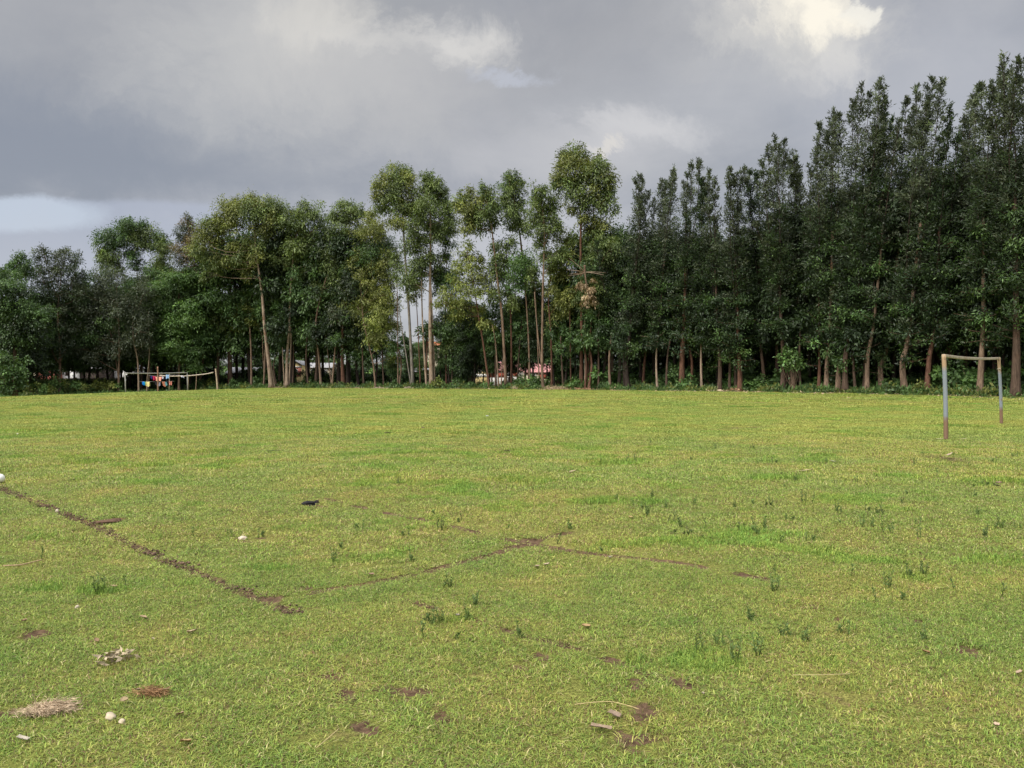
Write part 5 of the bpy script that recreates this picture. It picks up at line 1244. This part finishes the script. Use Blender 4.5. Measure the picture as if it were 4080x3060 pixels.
for i, (nm, lab, px, py, L, Wp, ang, col, cat, curl, pt) in enumerate([
    ('dry_leaf', 'pinkish folded leaf near the middle bare line', 1478, 2300, 28, 12, -.6, PINK, 'leaf', .5, True), ('dry_leaf', 'tan broad leaf with a small point in the right of the near turf', 2335, 2508, 36, 16, .1, (.50, .34, .17), 'leaf', .4, True),
    ('bark_strip', 'curled pale bark strip in the near turf right of centre', 2395, 2918, 84, 16, -.25, (.38, .28, .19), 'bark', .45, False), ('bark_strip', 'short broken bark piece above the curled pale bark strip', 2448, 2864, 52, 18, -.7, (.34, .25, .18), 'bark', .4, False),
    ('paper_scrap', 'cream folded scrap at the lower left edge', 84, 2962, 52, 12, -.2, PAPER, 'scrap', .4, False), ('dry_leaf', 'orange tan leaf at the bottom left of centre', 732, 2978, 44, 18, .4, (.56, .40, .18), 'leaf', .5, True),
    ('dry_leaf', 'pale leaf right of the large cream stone', 716, 2866, 30, 16, .5, (.50, .36, .23), 'leaf', .4, True), ('dry_leaf', 'triangular tan leaf above the large cream stone', 492, 2806, 30, 18, .1, (.46, .35, .20), 'leaf', .4, True), ('dry_leaf', 'long pale leaf lying across the brown straw clump', 645, 2770, 46, 12, .3, (.58, .46, .31), 'leaf', .5, True),
    ('dry_leaf', 'upright pinkish leaf at the left of the brown straw clump', 546, 2768, 22, 10, 1.3, (.52, .40, .29), 'leaf', .6, True), ('dry_leaf', 'tan leaf left of the leaf heap in the near left', 384, 2564, 30, 10, -.6, TAN, 'leaf', .5, True), ('dry_leaf', 'slim leaf right of the leaf heap', 604, 2560, 18, 7, -.8, CREAM, 'leaf', .5, True),
    ('dry_leaf', 'curled pale leaf ring in the grass right of the leaf heap', 764, 2532, 40, 10, .2, (.48, .38, .24), 'leaf', .8, True), ('dry_leaf', 'brown tan leaf beside dark twigs in the near left', 570, 2470, 32, 9, -.2, (.40, .29, .18), 'leaf', .4, True), ('dry_leaf', 'pale tan leaf at the left edge of the near turf', 96, 2486, 20, 14, .2, TAN, 'leaf', .4, True), ('dry_leaf', 'tan leaf pointing right in the near left grass', 448, 2346, 26, 8, .3, (.47, .37, .20), 'leaf', .4, True),
    ('paper_scrap', 'whitish paper sheet lying flat far out in the middle', 1795, 1744, 46, 8, .1, (.66, .58, .44), 'scrap', .1, False), ('paper_scrap', 'small white litter piece far out right of the middle', 1942, 1661, 11, 6, .2, (.74, .74, .76), 'scrap', .6, False), ('paper_scrap', 'pale twisted scrap in mid field', 2020, 1802, 24, 8, -.2, PAPER, 'scrap', .7, False),
    ('paper_scrap', 'whitish specked scrap on the field left of centre', 1090, 1800, 50, 6, .05, (.62, .62, .58), 'scrap', .3, False), ('dry_leaf', 'pale reed like leaf on the right of the field', 3200, 1880, 90, 7, .06, (.54, .43, .25), 'leaf', .2, True), ('dry_leaf', 'small pale scrap of leaf above the reed like leaf', 3320, 1842, 22, 6, .1, (.60, .55, .42), 'leaf', .3, True),
    ('dry_leaf', 'straw coloured leaf near the centre right sprouts', 2280, 1884, 36, 9, .6, (.56, .46, .28), 'leaf', .5, True), ('dry_leaf', 'torn straw piece between two bare lines', 2140, 2268, 24, 10, .9, CREAM, 'leaf', .6, True), ('dry_leaf', 'second torn straw piece close to the first between bare lines', 2178, 2258, 26, 8, .4, CREAM, 'leaf', .5, True), ('dry_leaf', 'small pale leaf right of the torn straw pieces', 2434, 2230, 14, 10, 1.1, PAPER, 'leaf', .5, True),
    ('dry_leaf', 'yellowish leaf in the right of mid field', 2512, 2068, 18, 9, .2, (.60, .46, .20), 'leaf', .5, True), ('dry_leaf', 'pale leaf below the right hand dark grass patch', 3974, 1940, 20, 12, -.9, PAPER, 'leaf', .5, True), ('dry_leaf', 'pinkish leaf on the right hand dark grass patch', 3980, 1930, 24, 12, .1, PINK, 'leaf', .5, True), ('dry_leaf', 'pale tan leaf at the right edge of the near turf', 4070, 2694, 26, 12, .2, (.54, .40, .28), 'leaf', .4, True),
    ('dry_leaf', 'pale pink leaf in the lower right corner', 3975, 2908, 22, 16, -.5, (.56, .42, .30), 'leaf', .4, True), ('dry_leaf', 'brownish leaf in the near turf at the right', 3688, 2612, 30, 12, -.3, (.46, .28, .14), 'leaf', .5, True), ('dry_leaf', 'pale leaf by the sprouts in the near turf', 1824, 2466, 18, 12, .5, PAPER, 'leaf', .5, True), ('dry_leaf', 'pale leaf on the long bare line left of the near end', 620, 2236, 26, 7, 0, (.56, .46, .33), 'leaf', .3, True),
    ('dry_leaf', 'cream leaf standing in the near turf at the lower right of the bark', 2800, 2780, 16, 8, 1.4, (.45, .38, .27), 'leaf', .5, True), ('dry_leaf', 'pinkish leaf far right of mid field', 3780, 1816, 40, 8, 0, (.48, .36, .27), 'leaf', .3, True), ('dry_leaf', 'pale long leaf on the grass right of the near goal post', 3836, 1752, 34, 5, -.05, (.62, .54, .34), 'leaf', .2, True), ('dry_leaf', 'pale leaf at the foot of the near goal post', 3745, 1752, 34, 5, .05, (.60, .50, .32), 'leaf', .2, True)]):
    scrap(nm, lab, px, py, L, Wp, ang, col, i, cat, curl, pt)
def leaf_heap():  # one tangle of overlapping leaves
    c = ground(435, 2650); s = c[1] / F; rng = np.random.default_rng(9); mb = MB(); n = 46
    P = rng.normal(size=(n, 3)) * [26 * s, 26 * s, .012] + [0, 0, .035]
    P[n // 2:, 0] += 26 * s; P[n // 2:, 1] += 30 * s
    dirs = unit(n, rng) * [1, 1, .35]
    add_leaves(mb, P, dirs, .058, .022, np.array(CREAM) * rng.uniform(.55, .95, n)[:, None], rng)
    o = mb.build('leaf_heap', M_LITTER, None, c); tag(o, 'little heap of cream dry leaves in the near left turf', 'leaf heap')
leaf_heap()
def straw_clump(label, px, py, wx, wy, n, col, L, seed, name='straw_clump'):
    c = ground(px, py); s = c[1] / F; rng = np.random.default_rng(seed); mb = MB()
    a = rng.uniform(0, 6.28, n); r = rng.random(n) ** .6 * (.75 + .3 * np.sin(a * 2 + seed) + .22 * np.sin(a * 5 + 2 * seed))
    P = np.stack([np.cos(a) * r * wx * s, np.sin(a) * r * wy * s, rng.uniform(.004, .035, n)], 1)
    P = P + terrain(c[0] + P[:, 0], c[1] + P[:, 1])[:, None] * [0, 0, 1] - [0, 0, c[2]]
    dirs = unit(n, rng) * [1, 1, .18] + [.6, 0, 0]
    add_leaves(mb, P, dirs, L, .0028, np.array(col) * rng.uniform(.6, 1.25, n)[:, None], rng)
    o = mb.build(name, M_LITTER, None, c); return tag(o, label, 'dry grass')
straw_clump('pale mat of dry cut grass in the near left corner', 185, 2840, 100, 90, 1500, (.52, .40, .27), .055, 1)
straw_clump('rusty brown clump of dead grass in the near left', 595, 2772, 70, 44, 620, (.34, .20, .10), .05, 2)
straw_clump('brownish dead grass patch in front of the near goal', 3770, 1832, 60, 150, 700, (.17, .13, .07), .13, 4)
def stalk(label, pts, r, col, seed):
    P = [ground(*p) + [0, 0, .045] for p in pts]; f = P[0]
    o = MB().tube(smooth_path([p - f for p in P], 4), r, 5, col).build('grass_stalk', M_LITTER, None, f, smooth=True); tag(o, label, 'stalk')
stalk('long curved yellow straw in the near turf above the bark strip', [(2290, 2846), (2420, 2834), (2500, 2850), (2548, 2866)], .0024, (.42, .34, .16), 1)
stalk('straight thin straw lying in the right of the near turf', [(3160, 2725), (3280, 2724), (3390, 2720)], .0020, (.40, .34, .17), 2)
stalk('slanting thin stalk at the bottom left of centre', [(1260, 3024), (1300, 2990), (1350, 2945)], .0022, (.46, .38, .18), 4)
stalk('dry twig in the grass at the left edge', [(10, 2276), (80, 2272), (130, 2260), (165, 2252)], .005, (.42, .29, .18), 6)
# loose crumbs of soil along the bare lines (stuff)
crng = np.random.default_rng(15); cb_ = []
for i in range(3):
    mb = MB()
    for j in range(9):
        c = crng.normal(size=3) * [.035, .035, .004] + [0, 0, .004]; r = crng.uniform(.004, .012)
        v = unit(8, crng) * r * crng.uniform(.7, 1.2, 8)[:, None]
        o8 = np.array([[1, 0, 0], [-1, 0, 0], [0, 1, 0], [0, -1, 0], [0, 0, .7], [0, 0, -.7]]) * r * crng.uniform(.7, 1.3, (6, 1)) + c
        mb.add(o8, [[(0, 2, 4), (2, 1, 4), (1, 3, 4), (3, 0, 4), (2, 0, 5), (1, 2, 5), (3, 1, 5), (0, 3, 5)]], np.array([.115, .075, .050]) * crng.uniform(.5, 1.5))
    cb_.append(proto('crumbs', mb, M_STONE))
cp = []
for a, b, hw, cont in SEGS[:5]:
    L_ = np.linalg.norm(b - a); nn = int(L_ * 12)
    t = crng.random(nn)[:, None]; nrm = np.array([-(b - a)[1], (b - a)[0]]) / L_
    cp.append(a + (b - a) * t + nrm * crng.normal(0, hw * .6, nn)[:, None])
cp = np.concatenate(cp); cs_ = crng.uniform(.7, 1.7, len(cp))
instancer('soil_crumbs', cb_, np.stack([cp[:, 0], cp[:, 1], terrain(cp[:, 0], cp[:, 1])], 1), crng.uniform(0, 6.28, len(cp)), cs_, cs_, crng.integers(0, 3, len(cp)), 'loose brown soil crumbs along the bare line')

# weed sprouts
M_WEED = foliage_mat('weed_leaf', .2, .6)
def weed_proto(seed):
    rng = np.random.default_rng(seed); mb = MB()
    for k in range(int(rng.integers(1, 4))):
        o = rng.normal(size=3) * [.018, .018, 0]; h = rng.uniform(.035, .125); tip = o + [rng.normal(0, .014), rng.normal(0, .014), h]
        mb.tube([o, (o + tip) / 2 + rng.normal(size=3) * .003, tip], [.003, .0025, .001], 5, (.11, .16, .045))
        n = 22; t = rng.random(n) ** .8
        P = o + (tip - o) * t[:, None]; dirs = unit(n, rng) * [.9, .9, .3] + [0, 0, .7]
        add_leaves(mb, P, dirs, .026, .008, np.array([.115, .175, .050]) * rng.uniform(.7, 1.3, n)[:, None], rng)
    return mb
zr3 = zc(.633, 2680, 1600); zr2 = zc(.633, 1300, 1500); zr1 = zc(.633, 0, 1500)
WP = zr3((430, 820), (525, 780), (535, 835), (690, 895), (890, 880), (1070, 770), (1195, 790), (1260, 790), (1555, 860), (1550, 775), (1580, 1095), (1125, 1100), (660, 1105), (640, 1195), (1360, 1180), (1285, 1250), (1470, 1250), (495, 1380), (830, 1510), (1055, 1460),
         (1590, 1510), (290, 1530), (125, 1570), (1965, 850), (2065, 800), (1920, 715), (2070, 1230), (210, 790), (125, 835), (45, 790), (140, 655), (1490, 590), (1240, 690), (1430, 640), (115, 370), (270, 300), (1075, 270), (1580, 335), (1525, 400), (1405, 410), (655, 390), (1985, 530), (2015, 385), (685, 460),
         (780, 500), (1160, 510), (535, 1600), (390, 1640), (2170, 800), (760, 750), (1010, 700), (610, 660), (1340, 830), (1500, 1110), (1800, 1190), (700, 1480), (190, 1560), (965, 380), (1660, 470), (1890, 540), (880, 650), (1300, 710), (1770, 340), (2140, 350), (500, 820))
WP += zr2((665, 870), (830, 920), (480, 1010), (535, 1170), (770, 1330), (45, 1170), (640, 1550), (710, 1550), (1530, 960), (1945, 535), (2010, 535), (1750, 1110), (1430, 1060), (1135, 960), (720, 970), (890, 1530), (630, 1650), (805, 1650), (1215, 1650), (190, 960), (2140, 830), (2055, 760), (75, 1090), (455, 680), (935, 1440))
WP += zr1((1655, 1010), (1440, 1000), (1385, 570), (780, 1330), (1230, 1010), (225, 1160), (1670, 590), (620, 1370))
wr = random.Random(8)
for _ in range(26): WP.append((wr.uniform(2350, 4060), wr.uniform(1740, 2150)))
WPROTO = []
for i, (px, py) in enumerate(WP):
    p = ground(px, py); s = wr.uniform(.8, 1.25)
    if len(WPROTO) < 8:
        o = weed_proto(300 + i).build('weed_sprout', M_WEED, None, p); WPROTO.append(o)
    else:
        o = wr.choice(WPROTO).copy(); COL.objects.link(o); o.location = p; o.rotation_euler = (0, 0, wr.uniform(0, 6.28)); o.scale = (s, s, s * wr.uniform(.85, 1.2))
    tag(o, 'small dark green upright weed sprout standing in the short grass', 'weed', 'weed sprouts dotted over the grass')
# brush, rubble and litter along the foot of the trees
def brush(label, px, d, wpx, hpx, seed, n=110, col=(.42, .32, .20)):
    rng = np.random.default_rng(seed); f = foot(px, d); s = d / F; mb = MB()
    for i in range(n):
        a = np.array([rng.normal(0, wpx * s * .26), rng.normal(0, .5), abs(rng.normal(0, hpx * s * .3))]); dv = unit(1, rng)[0] * [1, 1, .6]
        mb.tube([a, a + dv * rng.uniform(.2, .7)], [.018, .008], 4, np.array(col) * rng.uniform(.5, 1.3), cap=False)
    n2 = n * 3; P = rng.normal(size=(n2, 3)) * [wpx * s * .25, .5, hpx * s * .28]; P[:, 2] = np.abs(P[:, 2])
    add_leaves(mb, P, unit(n2, rng), .22, .08, np.array(col) * rng.uniform(.5, 1.3, n2)[:, None], rng)
    o = mb.build('brush_pile', M_LITTER, None, f); return tag(o, label, 'brush pile')
brush('long heap of dry tan brushwood right of the bare leaning trunk in the middle', 2210, ed(2210, -.3), 90, 18, 1, 160)
brush('small dry brush heap at the foot of the trunks before the pink roof', 2052, ed(2052, -.5), 42, 14, 2)
brush('low straggle of dead leaves and twigs right of the long brush heap', 2310, ed(2310, -1.2), 110, 7, 3, 110, (.40, .24, .14))
brush('dry brush at the foot of the dark stout trunk right of the tallest eucalyptus', 2440, ed(2440, .2), 40, 18, 4, 70)
brush('small twiggy heap at the field edge below the domed eucalyptus', 1632, ed(1632, -1.0), 46, 8, 5, 80, (.46, .38, .28))
brush('thin spread of dead leaves at the field edge left of the domed eucalyptus', 1515, ed(1515, -1.1), 60, 4, 6, 60, (.46, .38, .28))
brush('dead leaves at the foot of the big leaning eucalyptus', 1110, ed(1110, -.4), 60, 7, 7, 70, (.30, .24, .14))
brush('dry twigs between the curved reddish trunk and its neighbour', 2925, ed(2925, 0), 40, 16, 8, 80, (.36, .22, .13))
def mound(label, px, d, wpx, hpx, col, seed):
    rng = np.random.default_rng(seed); f = foot(px, d); s = d / F; n = 18; th = np.linspace(0, 2 * math.pi, n, endpoint=False); Vv = []; rings = 7
    for j in range(rings):
        q_ = j / (rings - 1); r = math.cos(q_ * math.pi / 2)
        for t in th: Vv.append((math.cos(t) * r * wpx * s * .5 * rng.uniform(.85, 1.12), math.sin(t) * r * .7 * rng.uniform(.85, 1.12), hpx * s * math.sin(q_ * math.pi / 2) * rng.uniform(.85, 1.1) - .05))
    q = [(j * n + i, j * n + (i + 1) % n, (j + 1) * n + (i + 1) % n, (j + 1) * n + i) for j in range(rings - 1) for i in range(n)]
    o = MB().add(Vv, [q], col).build('soil_mound', M_STONE, None, f); tag(o, label, 'mound')
mound('pale mound of tipped earth at the foot of the dark upright row', 2650, ed(2650, -.5), 48, 12, (.44, .38, .26), 1)
mound('small pale earth mound below the single pointed dark tree', 2868, ed(2868, -.8), 28, 10, (.40, .32, .21), 2)
mound('reddish earth heap between the two curved trunks on the right', 2930, ed(2930, .4), 26, 14, (.20, .10, .06), 3)
for i, (px, py, w_, lab) in enumerate([(488, 1572, 9, 'white rag of litter left of the left goal post'), (497, 1569, 8, 'larger white litter piece at the foot of the left goal post'), (511, 1569, 7, 'small white litter piece just right of the left goal post'), (424, 1575, 12, 'flat whitish litter left of the left goal')]):
    d = 91.0; c = foot(px, d)
    rng = np.random.default_rng(i); Vv = unit(14, rng)
    import bmesh
    bm = bmesh.new(); bmesh.ops.create_icosphere(bm, subdivisions=2, radius=1); Vv = np.array([v.co[:] for v in bm.verts]); Fc = [[v.index for v in f.verts] for f in bm.faces]; bm.free()
    s = w_ / F * d * .5; Vv = Vv * (1 + rng.normal(0, .18, len(Vv)))[:, None] * [s, s * .8, s * .6]
    tag(MB().add(Vv, [Fc], (.74, .72, .70)).build('plastic_litter', M_VCOL, None, c + [0, 0, s * .4]), lab, 'litter')
# fallen leaves strewn along the field edge (stuff)
fr_ = np.random.default_rng(33); fp = []
for i in range(3):
    mb = MB(); n = 9; P = fr_.normal(size=(n, 3)) * [.5, .5, .01] + [0, 0, .05]
    add_leaves(mb, P, unit(n, fr_) * [1, 1, .3], .17, .06, np.array([.40, .30, .19]) * fr_.uniform(.6, 1.3, n)[:, None], fr_); fp.append(proto('leaf_scatter', mb, M_LITTER))
n = 420; lpx = fr_.uniform(1300, 4100, n); ld = edge_depth(lpx) - fr_.exponential(2.2, n) + .6; lx = (lpx - CX) / F * ld; kp = vnoise(lx * .35, ld * .35, 8) > .42
lx, ld = lx[kp], ld[kp]; ls = fr_.uniform(.6, 1.4, len(lx))
instancer('fallen_leaves', fp, np.stack([lx, ld, terrain(lx, ld)], 1), fr_.uniform(0, 6.28, len(lx)), ls, ls, fr_.integers(0, 3, len(lx)), 'scattered tan fallen leaves along the edge of the field')
